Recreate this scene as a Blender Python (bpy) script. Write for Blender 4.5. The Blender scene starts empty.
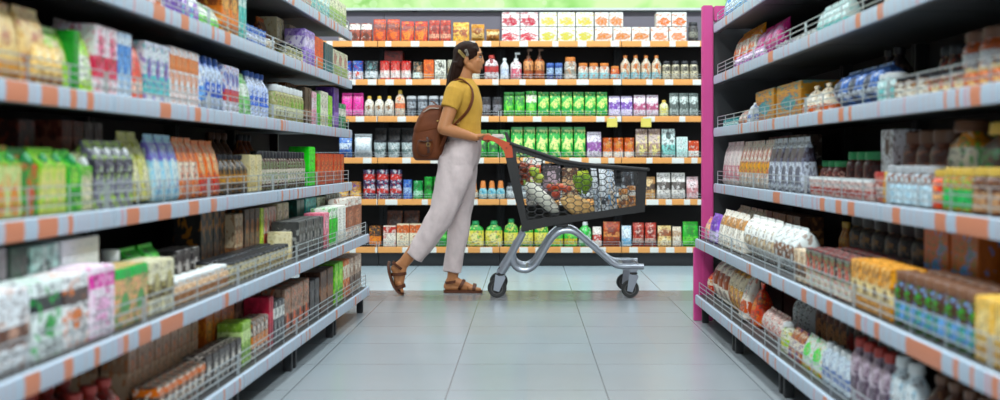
import bpy, bmesh, math, random
from mathutils import Vector, Matrix, Euler
random.seed(7)
C = bpy.context.scene.collection
PI = math.pi
F = 1240.0; HZ = .88; HY = 159.5; VX = 527.0     # lens in pixels of a 1000 px frame, eye height, horizon row, centre column

# ------------------------------------------------------------------ helpers
def lin(h):
    h = h.lstrip('#'); o = []
    for i in (0, 2, 4):
        c = int(h[i:i+2], 16) / 255
        o.append(c / 12.92 if c <= .04045 else ((c + .055) / 1.055) ** 2.4)
    return (*o, 1)

class MB:
    """collects faces for ONE mesh object"""
    def __init__(s): s.v = []; s.f = []; s.m = []
    def add(s, vs, fs, mi=0):
        b = len(s.v); s.v += [tuple(v) for v in vs]
        for f in fs: s.f.append(tuple(b + i for i in f)); s.m.append(mi)
        return s
    def box(s, c, d, bev=0, mi=0, M=None):
        bm = bmesh.new(); bmesh.ops.create_cube(bm, size=1)
        for v in bm.verts: v.co = Vector((v.co.x * d[0], v.co.y * d[1], v.co.z * d[2]))
        if bev: bmesh.ops.bevel(bm, geom=bm.edges[:], offset=min(bev, min(d) * .45), segments=2, affect='EDGES')
        if M is not None: bmesh.ops.transform(bm, matrix=M, verts=bm.verts)
        bm.verts.index_update()
        s.add([v.co + Vector(c) for v in bm.verts], [[v.index for v in f.verts] for f in bm.faces], mi); bm.free(); return s
    def loft(s, rings, mi=0, caps=True, closed=True):
        n = len(rings[0]); vs = [p for r in rings for p in r]; fs = []
        for i in range(len(rings) - 1):
            for j in range(n if closed else n - 1):
                k = (j + 1) % n
                fs.append((i*n + j, i*n + k, (i+1)*n + k, (i+1)*n + j))
        if caps:
            fs.append(tuple(range(n))[::-1]); fs.append(tuple((len(rings)-1)*n + j for j in range(n)))
        return s.add(vs, fs, mi)
    def lathe(s, prof, seg=18, c=(0, 0, 0), mi=0, axis='z', sy=1):
        rings = []
        for r, z in prof:
            R = []
            for j in range(seg):
                a = 2 * PI * j / seg; x, y = r * math.cos(a), r * math.sin(a) * sy
                p = (x, y, z) if axis == 'z' else ((x, -z, y) if axis == 'y' else (z, x, y))
                R.append((p[0] + c[0], p[1] + c[1], p[2] + c[2]))
            rings.append(R)
        return s.loft(rings, mi)
    def tube(s, pts, r, seg=8, mi=0, sq=None):
        pts = [Vector(p) for p in pts]; n = len(pts)
        rr = r if isinstance(r, (list, tuple)) else [r] * n
        rings = []; up = None
        for i, p in enumerate(pts):
            t = (pts[min(i+1, n-1)] - pts[max(i-1, 0)]).normalized()
            if up is None:
                up = t.cross(Vector((0, 0, 1)));
                if up.length < .05: up = t.cross(Vector((1, 0, 0)))
                up.normalize()
            up = (up - t * up.dot(t)).normalized(); w = t.cross(up)
            q = sq if sq else (1, 1)
            rings.append([p + up * (math.cos(2*PI*(j+.5)/seg) * rr[i] * q[0]) + w * (math.sin(2*PI*(j+.5)/seg) * rr[i] * q[1]) for j in range(seg)])
        return s.loft(rings, mi)
    def blob(s, c, r, M=None, nu=16, nv=10, mi=0):
        rings = []
        for i in range(nv + 1):
            t = -PI/2 + PI * i / nv; t = max(-PI/2 + .02, min(PI/2 - .02, t))
            R = []
            for j in range(nu):
                a = 2*PI*j/nu; p = Vector((r[0]*math.cos(t)*math.cos(a), r[1]*math.cos(t)*math.sin(a), r[2]*math.sin(t)))
                if M is not None: p = M @ p
                R.append(p + Vector(c))
            rings.append(R)
        return s.loft(rings, mi)
    def cap(s, a, b, ra, rb, seg=12, mi=0):
        """capsule that tapers from a to b"""
        a = Vector(a); b = Vector(b); t = (b - a).normalized(); pts = []; rr = []
        for k in range(4): q = PI/2 * (1 - k/4); pts.append(a - t*ra*math.sin(q)); rr.append(max(ra*math.cos(q), 1e-4))
        pts.append(a); rr.append(ra); pts.append(b); rr.append(rb)
        for k in range(1, 5): q = PI/2 * k/4; pts.append(b + t*rb*math.sin(q)); rr.append(max(rb*math.cos(q), 1e-4))
        return s.tube(pts, rr, seg, mi)
    def mesh(s, name, mats, ang=38):
        me = bpy.data.meshes.new(name); me.from_pydata(s.v, [], s.f)
        for m in (mats if isinstance(mats, (list, tuple)) else [mats]): me.materials.append(m)
        me.polygons.foreach_set('material_index', s.m)
        bm = bmesh.new(); bm.from_mesh(me); bmesh.ops.recalc_face_normals(bm, faces=bm.faces[:]); bm.to_mesh(me); bm.free()
        me.polygons.foreach_set('use_smooth', [True] * len(me.polygons))
        me.set_sharp_from_angle(angle=math.radians(ang)); me.update()
        return me
    def obj(s, name, mats, parent=None, loc=(0, 0, 0), ang=38):
        o = bpy.data.objects.new(name, s.mesh(name, mats, ang)); C.objects.link(o)
        if parent: o.parent = parent
        o.location = loc; return o

def empty(name, loc=(0, 0, 0), rz=0):
    o = bpy.data.objects.new(name, None); C.objects.link(o); o.location = loc; o.rotation_euler = (0, 0, rz)
    o.empty_display_size = .1; return o
def tag(o, label, cat, group=None):
    o['label'] = label; o['category'] = cat
    if group: o['group'] = group
    return o
def struct(o): o['kind'] = 'structure'; return o

# ------------------------------------------------------------------ materials
_mc = {}
def mat(name, hexc, rough=.5, metal=0, spec=.5, noise=0, nscale=20, bump=0, coat=0, sss=0):
    if name in _mc: return _mc[name]
    m = bpy.data.materials.new(name); m.use_nodes = True; nt = m.node_tree; b = nt.nodes['Principled BSDF']
    b.inputs['Base Color'].default_value = lin(hexc); b.inputs['Roughness'].default_value = rough
    b.inputs['Metallic'].default_value = metal; b.inputs['Specular IOR Level'].default_value = spec
    b.inputs['Coat Weight'].default_value = coat
    if sss:
        b.inputs['Subsurface Weight'].default_value = sss; b.inputs['Subsurface Radius'].default_value = (.02, .008, .004)
        b.inputs['Subsurface Scale'].default_value = .5
    if noise or bump:
        tc = nt.nodes.new('ShaderNodeTexCoord'); n = nt.nodes.new('ShaderNodeTexNoise')
        n.inputs['Scale'].default_value = nscale; n.inputs['Detail'].default_value = 4
        nt.links.new(tc.outputs['Object'], n.inputs['Vector'])
        if noise:
            hs = nt.nodes.new('ShaderNodeHueSaturation'); mr = nt.nodes.new('ShaderNodeMapRange')
            mr.inputs[1].default_value = .25; mr.inputs[2].default_value = .75
            mr.inputs[3].default_value = 1 - noise; mr.inputs[4].default_value = 1 + noise
            nt.links.new(n.outputs['Fac'], mr.inputs[0]); nt.links.new(mr.outputs[0], hs.inputs['Value'])
            hs.inputs['Color'].default_value = lin(hexc); nt.links.new(hs.outputs[0], b.inputs['Base Color'])
        if bump:
            bp = nt.nodes.new('ShaderNodeBump'); bp.inputs['Strength'].default_value = bump; bp.inputs['Distance'].default_value = .01
            nt.links.new(n.outputs['Fac'], bp.inputs['Height']); nt.links.new(bp.outputs[0], b.inputs['Normal'])
    _mc[name] = m; return m

def _math(nt, op, a, b=None, c=None):
    n = nt.nodes.new('ShaderNodeMath'); n.operation = op
    for i, x in enumerate((a, b, c)):
        if x is None: continue
        if isinstance(x, (int, float)): n.inputs[i].default_value = x
        else: nt.links.new(x, n.inputs[i])
    return n.outputs[0]
def _mixc(nt, f, a, b):
    n = nt.nodes.new('ShaderNodeMix'); n.data_type = 'RGBA'
    nt.links.new(f, n.inputs[0])
    for i, x in ((6, a), (7, b)):
        if isinstance(x, tuple): n.inputs[i].default_value = x
        else: nt.links.new(x, n.inputs[i])
    return n.outputs[2]

def make_pack_group():
    """printed packaging: ground colour, a band, an oval picture and rows of small print, all fixed to the pack"""
    g = bpy.data.node_groups.new('printed_pack', 'ShaderNodeTree'); itf = g.interface
    for nm, tp, dv in (('Base', 'NodeSocketColor', (1,1,1,1)), ('Band', 'NodeSocketColor', (1,1,1,1)), ('Pic', 'NodeSocketColor', (1,1,1,1)), ('Ink', 'NodeSocketColor', (.05,.05,.05,1)),
                       ('Lo', 'NodeSocketFloat', .2), ('Hi', 'NodeSocketFloat', .4), ('CZ', 'NodeSocketFloat', .6), ('R', 'NodeSocketFloat', .2), ('Rough', 'NodeSocketFloat', .4), ('Seed', 'NodeSocketFloat', 0.)):
        sk = itf.new_socket(name=nm, in_out='INPUT', socket_type=tp); sk.default_value = dv
    itf.new_socket(name='BSDF', in_out='OUTPUT', socket_type='NodeSocketShader')
    nt = g; gi = nt.nodes.new('NodeGroupInput'); go = nt.nodes.new('NodeGroupOutput')
    tc = nt.nodes.new('ShaderNodeTexCoord'); sp = nt.nodes.new('ShaderNodeSeparateXYZ'); nt.links.new(tc.outputs['Generated'], sp.inputs[0])
    x, z = sp.outputs[0], sp.outputs[2]; I = gi.outputs
    band = _math(nt, 'MULTIPLY', _math(nt, 'GREATER_THAN', z, I['Lo']), _math(nt, 'LESS_THAN', z, I['Hi']))
    col = _mixc(nt, band, I['Base'], I['Band'])
    dx = _math(nt, 'SUBTRACT', x, .5); dz = _math(nt, 'SUBTRACT', z, I['CZ'])
    # wobbly oval
    n1 = nt.nodes.new('ShaderNodeTexNoise'); n1.inputs['Scale'].default_value = 5; n1.noise_dimensions = '4D'
    nt.links.new(tc.outputs['Generated'], n1.inputs['Vector']); nt.links.new(I['Seed'], n1.inputs['W'])
    rr = _math(nt, 'MULTIPLY', I['R'], _math(nt, 'ADD', .4, n1.outputs['Fac']))
    d2 = _math(nt, 'SQRT', _math(nt, 'ADD', _math(nt, 'MULTIPLY', _math(nt, 'MULTIPLY', dx, dx), .45), _math(nt, 'MULTIPLY', dz, dz)))
    col = _mixc(nt, _math(nt, 'LESS_THAN', d2, rr), col, I['Pic'])
    # printed imagery: patches of the band and picture colours
    mp3 = nt.nodes.new('ShaderNodeMapping'); mp3.inputs['Scale'].default_value = (5.5, 5.5, 7); nt.links.new(tc.outputs['Generated'], mp3.inputs[0])
    n3 = nt.nodes.new('ShaderNodeTexNoise'); n3.inputs['Scale'].default_value = 1; n3.inputs['Detail'].default_value = 2; n3.noise_dimensions = '4D'
    nt.links.new(mp3.outputs[0], n3.inputs['Vector']); nt.links.new(_math(nt, 'ADD', I['Seed'], 3.3), n3.inputs['W'])
    col = _mixc(nt, _math(nt, 'MULTIPLY', _math(nt, 'GREATER_THAN', n3.outputs['Fac'], .57), .75), col, I['Pic'])
    col = _mixc(nt, _math(nt, 'MULTIPLY', _math(nt, 'LESS_THAN', n3.outputs['Fac'], .4), .7), col, I['Band'])
    # small print
    mp = nt.nodes.new('ShaderNodeMapping'); mp.inputs['Scale'].default_value = (9, 9, 26); nt.links.new(tc.outputs['Generated'], mp.inputs[0])
    n2 = nt.nodes.new('ShaderNodeTexNoise'); n2.inputs['Scale'].default_value = 1; n2.inputs['Detail'].default_value = 1; n2.noise_dimensions = '4D'
    nt.links.new(mp.outputs[0], n2.inputs['Vector']); nt.links.new(I['Seed'], n2.inputs['W'])
    ink = _math(nt, 'MULTIPLY', _math(nt, 'GREATER_THAN', n2.outputs['Fac'], .57), .75)
    ink = _math(nt, 'MULTIPLY', ink, _math(nt, 'LESS_THAN', _math(nt, 'ABSOLUTE', dx), .4))
    ink = _math(nt, 'MULTIPLY', ink, _math(nt, 'LESS_THAN', z, .93))
    col = _mixc(nt, ink, col, I['Ink'])
    b = nt.nodes.new('ShaderNodeBsdfPrincipled'); nt.links.new(col, b.inputs['Base Color']); nt.links.new(I['Rough'], b.inputs['Roughness'])
    nt.links.new(b.outputs[0], go.inputs[0]); return g
PACK = make_pack_group()
import colorsys
def vivid(hx, k=1.38):
    r, g, b = (int(hx[i:i+2], 16) / 255 for i in (0, 2, 4)); hh, s, v = colorsys.rgb_to_hsv(r, g, b)
    c = colorsys.hsv_to_rgb(hh, min(1, s * k), min(.9, v * (1.06 if v > .45 else .9)))
    return lin(''.join('%02X' % int(x * 255) for x in c))
def pack(name, pal, rough=.38):
    base, band, lo, hi, pic, cz, r = pal[:7]; ink = pal[7] if len(pal) > 7 else '5A4A44'
    m = bpy.data.materials.new(name); m.use_nodes = True; nt = m.node_tree; nt.nodes.remove(nt.nodes['Principled BSDF'])
    g = nt.nodes.new('ShaderNodeGroup'); g.node_tree = PACK
    for k, v in (('Base', vivid(base)), ('Band', vivid(band)), ('Pic', vivid(pic)), ('Ink', lin(ink)), ('Lo', lo), ('Hi', hi), ('CZ', cz), ('R', r), ('Rough', rough), ('Seed', random.random() * 20)):
        g.inputs[k].default_value = v
    nt.links.new(g.outputs[0], nt.nodes['Material Output'].inputs[0]); return m

# ------------------------------------------------------------------ camera, world, lamps
cam = bpy.data.cameras.new('camera'); co = bpy.data.objects.new('camera', cam); C.objects.link(co)
co.location = (0, 0, HZ); co.rotation_euler = (PI/2, 0, 0)
cam.sensor_width = 36; cam.lens = F * 36 / 1000; cam.shift_x = -.027; cam.shift_y = -.0405
cam.dof.use_dof = True; cam.dof.focus_distance = 7.0; cam.dof.aperture_fstop = 2.1; cam.clip_end = 60
bpy.context.scene.camera = co
vs = bpy.context.scene.view_settings
vs.view_transform = 'Standard'; vs.look = 'None'; vs.gamma = 1; vs.use_curve_mapping = False; vs.exposure = 0
w = bpy.data.worlds.new('World'); bpy.context.scene.world = w; w.use_nodes = True
bg = w.node_tree.nodes['Background']; bg.inputs[0].default_value = (.68, .78, .85, 1); bg.inputs[1].default_value = 1.0
# ------------------------------------------------------------------ the setting
def floor_mat():
    m = bpy.data.materials.new('grey floor tile'); m.use_nodes = True; nt = m.node_tree; b = nt.nodes['Principled BSDF']
    tc = nt.nodes.new('ShaderNodeTexCoord'); sp = nt.nodes.new('ShaderNodeSeparateXYZ'); nt.links.new(tc.outputs['Object'], sp.inputs[0])
    def joint(o, off):
        q = _math(nt, 'DIVIDE', _math(nt, 'ADD', o, off), .6)
        fr = _math(nt, 'FRACT', q)
        return _math(nt, 'LESS_THAN', _math(nt, 'ABSOLUTE', _math(nt, 'SUBTRACT', fr, .5)), .0034), _math(nt, 'FLOOR', q)
    jx, ix = joint(sp.outputs[0], .30 + .3 + 12); jy, iy = joint(sp.outputs[1], .07 + .3 + 12 - .0)
    jn = _math(nt, 'MAXIMUM', jx, jy)
    cb = nt.nodes.new('ShaderNodeCombineXYZ'); nt.links.new(_math(nt, 'ADD', ix, .37), cb.inputs[0]); nt.links.new(iy, cb.inputs[1])
    wn = nt.nodes.new('ShaderNodeTexWhiteNoise'); nt.links.new(cb.outputs[0], wn.inputs['Vector'])
    n = nt.nodes.new('ShaderNodeTexNoise'); n.inputs['Scale'].default_value = 1.1; n.inputs['Detail'].default_value = 3
    nt.links.new(tc.outputs['Object'], n.inputs['Vector'])
    base = _mixc(nt, n.outputs['Fac'], lin('878E92'), lin('959EA3'))
    base = _mixc(nt, _math(nt, 'MULTIPLY', wn.outputs['Value'], .35), base, lin('9A9491'))
    base = _mixc(nt, _math(nt, 'MULTIPLY', _math(nt, 'GREATER_THAN', sp.outputs[1], 7.73), .4), base, lin('7C716B'))  # brown tile row under the cart: shadow and reflection painted into the colour
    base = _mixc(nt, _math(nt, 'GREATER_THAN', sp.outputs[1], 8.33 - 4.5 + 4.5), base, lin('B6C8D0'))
    col = _mixc(nt, jn, base, lin('5C5F61')); nt.links.new(col, b.inputs['Base Color'])
    mr = nt.nodes.new('ShaderNodeMapRange'); mr.inputs[3].default_value = .17; mr.inputs[4].default_value = .26
    nt.links.new(n.outputs['Fac'], mr.inputs[0]); nt.links.new(mr.outputs[0], b.inputs['Roughness'])
    b.inputs['Specular IOR Level'].default_value = .5
    return m
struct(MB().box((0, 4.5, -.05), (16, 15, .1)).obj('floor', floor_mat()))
struct(MB().box((0, 11.35, 1.75), (16, .1, 3.5)).obj('wall_back', mat('wall paint', '9DA3A4', .8)))
struct(MB().box((0, 4.5, 3.55), (16, 15, .1)).obj('ceiling', mat('ceiling paint', 'D4D6D6', .9)))

# ceiling lamps: linear luminaires over the aisle and the cross aisle
def lamp_row(x, y, sx, sy, n, along, watts, label, col=(.86, .96, 1)):
    for i in range(n):
        k = i - (n - 1) / 2
        px, py = (x + k * along[0], y + k * along[1])
        r = empty('ceiling_light', (px, py, 3.2)); tag(r, label, 'lamp', label)
        MB().box((0, 0, .04), (sx + .06, sy + .06, .05), .008).obj('housing', mat('lamp housing', 'D8D8D8', .5), r)
        MB().box((-.3 * (sx > sy), -.3 * (sx <= sy), .18), (.012, .012, .24)).obj('hanger', mat('lamp housing', 'D8D8D8', .5), r)
        em = _mc.get('lamp tube')
        if em is None:
            em = bpy.data.materials.new('lamp tube'); em.use_nodes = True; bb = em.node_tree.nodes['Principled BSDF']
            bb.inputs['Emission Color'].default_value = (*col, 1); bb.inputs['Emission Strength'].default_value = 4; _mc['lamp tube'] = em
        MB().box((0, 0, .012), (sx, sy, .012), .004).obj('diffuser', em, r)
        ld = bpy.data.lights.new('lamp_light', 'AREA'); ld.shape = 'RECTANGLE'; ld.size = sx; ld.size_y = sy; ld.energy = watts; ld.color = col
        lo = bpy.data.objects.new('lamp_light', ld); C.objects.link(lo); lo.parent = r; lo.location = (0, 0, -.01)
for sx_ in (-.6, .6): lamp_row(sx_, 3.3, .3, 1.2, 5, (0, 1.55), 28, 'long white ceiling lamp above the ' + ('left' if sx_ < 0 else 'right') + ' half of the aisle')
lamp_row(0, -1.6, .3, 1.2, 3, (0, 1.55), 50, 'unseen ceiling lamp added as frontal fill above the aisle behind the camera')  # unseen lamps added behind the camera to fill the shelf fronts
lamp_row(0, 9.0, 1.2, .3, 5, (1.6, 0), 36, 'long white ceiling lamp above the cross aisle')

# ------------------------------------------------------------------ shelving
DARK = mat('dark metal', '2A2A2C', .6); DARKB = mat('dark back panel', '2C2725', .8)
GREYM = mat('grey shelf metal', '4A4A4B', .5); WIRE = mat('wire', 'B8BFC2', .35, .6)
RAILW = mat('rail white', '9DABB9', .4); RAILO = mat('rail orange tag', 'BC7252', .45); RAILP = mat('rail pink tag', 'B48A92', .45)
RAILL = mat('rail tag edge', 'B3918F', .45); LAV = mat('lavender panel', '77717B', .7)
BRO = mat('back rail orange', 'E09A52', .45); BRW = mat('back rail white tag', 'DAD8D0', .45)
FACE = (math.radians(90) - math.atan(.0189), math.radians(-90) + math.atan(.004), 0)
MXL = Matrix.Translation((-1.152, 0, 0)) @ Matrix.Rotation(FACE[0], 4, 'Z')
MXR = Matrix.Translation((1.047, 0, 0)) @ Matrix.Rotation(FACE[1], 4, 'Z')
MXB = Matrix.Translation((0, 10.2, 0))
SIDE = {'L': (MXL, FACE[0]), 'R': (MXR, FACE[1]), 'B': (MXB, 0)}
ZL = [1.612, 1.333, 1.050, .749, .451, .147]                      # shelf tops, sixth down to bottom
ZB = [1.854, 1.539, 1.236, .895, .553, .16]
LOWV = -.1                                                        # the two lowest shelves stand this far out
def shelf_front(side, i): return LOWV if side in 'LR' and i >= 4 else 0.
def p2u(side, px, v):
    if side == 'L': return F * (1.152 + v) / (550.4 - px)
    if side == 'R': return -F * (1.047 + v) / (px - 522)
    return (px - VX) * (10.2 + v) / F

def rail_mesh(L, z, v, segs, th=.048, y0=0):
    """price rail: one curved front strip whose inserts are coloured faces of the same mesh"""
    mb = MB(); us = [0]; mi = []
    for a, b, k in segs: us.append(b); mi.append(k)
    prof = [(.004, 0), (-.006, -.003), (-.008, -th * .5), (-.006, -th), (.004, -th)]
    vs = []; fs = []; n = len(prof)
    for u in us: vs += [(u, v + p[0], z + p[1]) for p in prof]
    for i in range(len(us) - 1):
        for j in range(n):
            q = (j + 1) % n; fs.append((i*n + j, (i+1)*n + j, (i+1)*n + q, i*n + q)); mb.m.append(mi[i] if j in (1, 2) else 0)
    b = len(us) - 1
    fs.append(tuple(range(n))); mb.m.append(0); fs.append(tuple(b*n + j for j in range(n))[::-1]); mb.m.append(0)
    mb.v = vs; mb.f = fs; return mb
def rail_segs(L, u0, side, marks, seed=0):
    """marks: inserts seen in the photo, as (start, end) along the shelving; the rest is white inserts with thin edges"""
    out = []; u = 0.; rnd = random.Random(int(abs(u0) * 977 + seed * 131 + ord(side)))
    ms = sorted((max(0, a - u0), min(L, b - u0)) for a, b in marks if b > u0 + .004 and a < u0 + L - .004)
    def fill(a, b):
        q = a
        while q < b - 1e-4:
            if side == 'B':
                wv = rnd.choice((.06, .1, .16, .2)); k = 0; e = min(b, q + wv); out.append((q, e, k)); q = e
                if q < b - 1e-4: e = min(b, q + rnd.choice((.05, .07, .1))); out.append((q, e, 1)); q = e
            else:
                e = min(b, q + rnd.choice((.025, .035, .05, .07))); out.append((q, e, 0)); q = e
                if q < b - 1e-4:
                    r = rnd.random(); pm = .15 if not ms else .04
                    if r < pm: e = min(b, q + rnd.choice((.02, .03, .05))); out.append((q, e, 1)); q = e
                    elif r < pm + .16: e = min(b, q + .02); out.append((q, e, 2)); q = e
                    else: e = min(b, q + .005); out.append((q, e, 3)); q = e
    for a, b in ms:
        if a > u: fill(u, a); u = a
        if b > u: out.append((u, b, 1)); u = b
    if u < L: fill(u, L)
    return out
def guard_mesh(L, z, v, hgt=.06, n=3):
    mb = MB(); w = .0016
    for k in range(n):
        zz = z + hgt * (k + 1) / n; mb.box((L/2, v + .012, zz), (L - .02, 2*w, 2*w))
    q = 0
    while q <= L - .02 + 1e-6:
        mb.box((q + .01, v + .012, z + hgt/2), (2*w if 0 < q < L - .03 else 4*w, 2*w, hgt)); q += (L - .02) / 4
    return mb
MARKS = {  # orange inserts read along the near rails (photo columns)
    ('L', 2): [(3, 24), (37, 54), (66, 73), (83, 90), (157, 168), (192, 198)], ('L', 3): [(0, 20), (34, 54), (64, 69), (123, 136), (155, 168), (186, 196), (208, 214)],
    ('L', 4): [(20, 36), (60, 69), (92, 96), (119, 125), (135, 148), (157, 180), (222, 226)], ('L', 1): [(150, 162), (178, 186), (222, 228)],
    ('R', 1): [(858, 863), (881, 886), (770, 775)], ('R', 2): [(973, 984), (841, 846), (820, 825), (851, 854), (959, 962)],
    ('R', 3): [(895, 903), (938, 949), (959, 992), (838, 844), (850, 857), (822, 827), (775, 782)], ('R', 4): [(858, 864), (909, 945), (957, 962), (804, 809), (829, 835), (995, 1003)]}
def unit(side, u0, L, label, group, guards=True, cap_end=None):
    Mx, rz = SIDE[side]; r = empty('shelving_unit', Mx @ Vector((u0, 0, 0)), rz); tag(r, label, 'shelf', group)
    Z = ZB if side == 'B' else ZL; D = .46; hgt = 2.15 if side == 'B' else 1.95; uh = 1.85 if side == 'B' else hgt
    if side == 'B':
        MB().box((L/2, D + .015, .93), (L - .004, .03, 1.86)).obj('back_panel', DARKB, r)
        MB().box((L/2, D + .015, 2.005), (L - .004, .03, .285)).obj('upper_panel', LAV, r)
    else:
        MB().box((L/2, D + .015, hgt/2 + .02), (L - .004, .03, hgt - .04)).obj('back_panel', DARKB, r)
    for q in (0.018, L - .018): MB().box((q, D - .02, uh/2), (.034, .05, uh), .004).obj('upright', DARK, r)
    fv = shelf_front(side, 5)
    if side == 'B': MB().box((L/2, D/2 + .03, .055), (L - .004, D - .06, .11), .003).obj('base_plinth', DARK, r)
    else:
        MB().box((L/2, (D + .1)/2, .05), (L - .004, D - .12, .1), .003).obj('base_plinth', DARK, r)
        for q in (.04, L - .04): MB().box((q, fv + .04, .05), (.03, .035, .1), .003).obj('foot', DARK, r)
    for i, z in enumerate(Z):
        v = shelf_front(side, i)
        s = MB().box((L/2, (v + D)/2, z - .012), (L - .003, D - v, .024), .003).box((L/2, v + .012, z - .026), (L - .003, .02, .042)).obj('shelf', GREYM if side != 'B' else DARK, r)
        mk = [tuple(sorted((p2u(side, a, v), p2u(side, b, v)))) for a, b in MARKS.get((side, i), [])]
        mats = [BRO, BRW] if side == 'B' else [RAILW, RAILO, RAILP, RAILL]
        rail_mesh(L - .006, z + .002, v - .002, rail_segs(L - .006, u0, side, mk, i)).obj('price_rail', mats, s, (.003, 0, 0), 60)
        if guards and not (side == 'B' and i == 0):
            guard_mesh(L, z, v, .042 if side == 'B' else (.068 if i > 2 else .06), 2 if side == 'B' else 3).obj('wire_guard', WIRE, s)
    return r
BL = .975
ORD = ['sixth', 'fifth', 'fourth', 'third', 'second', 'farthest', 'last']
for k in range(6):
    u1 = 7.15 - BL * k
    unit('L', u1 - BL, BL, ['left aisle shelving bay at the far end beside the open cross aisle', 'left aisle shelving bay, second from its far end', 'left aisle shelving bay, third from its far end', 'left aisle shelving bay, fourth from its far end', 'left aisle shelving bay, closest whole bay in the picture', 'left aisle shelving bay beside the camera, mostly cut by the picture edge'][k], None)
BR = 1.045
for k in range(6):
    Y1 = 6.72 - BR * k
    if k == 5: continue
    unit('R', -Y1, BR, ['right aisle shelving bay at the far end beside the pink post', 'right aisle shelving bay, second from the pink post', 'right aisle shelving bay, third from the pink post', 'right aisle shelving bay, fourth from the pink post', 'right aisle shelving bay closest to the camera at the picture edge'][k], None)
BB = 1.003
for k, nm in enumerate(('back wall shelving bay mostly hidden behind the left shelves', 'back wall shelving bay behind the woman', 'back wall shelving bay behind the cart basket', 'back wall shelving bay beside the pink post')):
    unit('B', -2.231 + BB * k, BB, nm, None)

# pink end frame of the right shelving
PINK = mat('pink paint', 'C23C80', .45)
r = empty('end_frame', MXR @ Vector((-6.745, 0, 0)), FACE[1]); tag(r, 'pink painted frame post and beam closing the far end of the right shelves', 'frame')
MB().box((-.03, -.035, .86), (.055, .06, 1.72), .006).obj('post', PINK, r)
MB().box((-.035, .32, 1.675), (.06, .64, .085), .006).obj('beam', PINK, r)
MB().box((-.035, .29, .8), (.03, .58, 1.6), .003).obj('infill_panel', DARK, r)
MB().box((-.035, -.085, .2), (.03, .05, .4), .004).obj('lower_fin', PINK, r)

# green header sign above the back shelving
def header_mat():
    m = bpy.data.materials.new('green leaf print'); m.use_nodes = True; nt = m.node_tree; b = nt.nodes['Principled BSDF']
    tc = nt.nodes.new('ShaderNodeTexCoord'); n = nt.nodes.new('ShaderNodeTexNoise'); n.inputs['Scale'].default_value = 2.4; n.inputs['Detail'].default_value = 2; n.inputs['Distortion'].default_value = 1
    nt.links.new(tc.outputs['Object'], n.inputs['Vector'])
    v = nt.nodes.new('ShaderNodeTexVoronoi'); v.inputs['Scale'].default_value = 7; nt.links.new(tc.outputs['Object'], v.inputs['Vector'])
    cr = nt.nodes.new('ShaderNodeValToRGB'); e = cr.color_ramp.elements; e[0].position = .33; e[0].color = lin('7DBE4C'); e[1].position = .62; e[1].color = lin('C9E59A')
    nt.links.new(n.outputs['Fac'], cr.inputs[0])
    c2 = _mixc(nt, _math(nt, 'MULTIPLY', _math(nt, 'LESS_THAN', v.outputs['Distance'], .3), .35), cr.outputs[0], lin('DDF0BC'))
    nt.links.new(c2, b.inputs['Base Color']); b.inputs['Roughness'].default_value = .4; return m
r = empty('header_sign', (0, 10.6, 2.155)); tag(r, 'long pale green leaf-printed sign board above the back wall shelves', 'sign')
MB().box((-.2, .02, .25), (5.6, .03, .46), .004).obj('printed_board', header_mat(), r)
MB().box((-.2, .015, .01), (5.6, .05, .022), .004).obj('bottom_edge', mat('sign edge', 'D4D8D6', .4), r)
for q in (-2.4, -1, .4, 1.8): MB().box((q, .29, .05), (.03, .5, .03)).obj('bracket', DARK, r)
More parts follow.
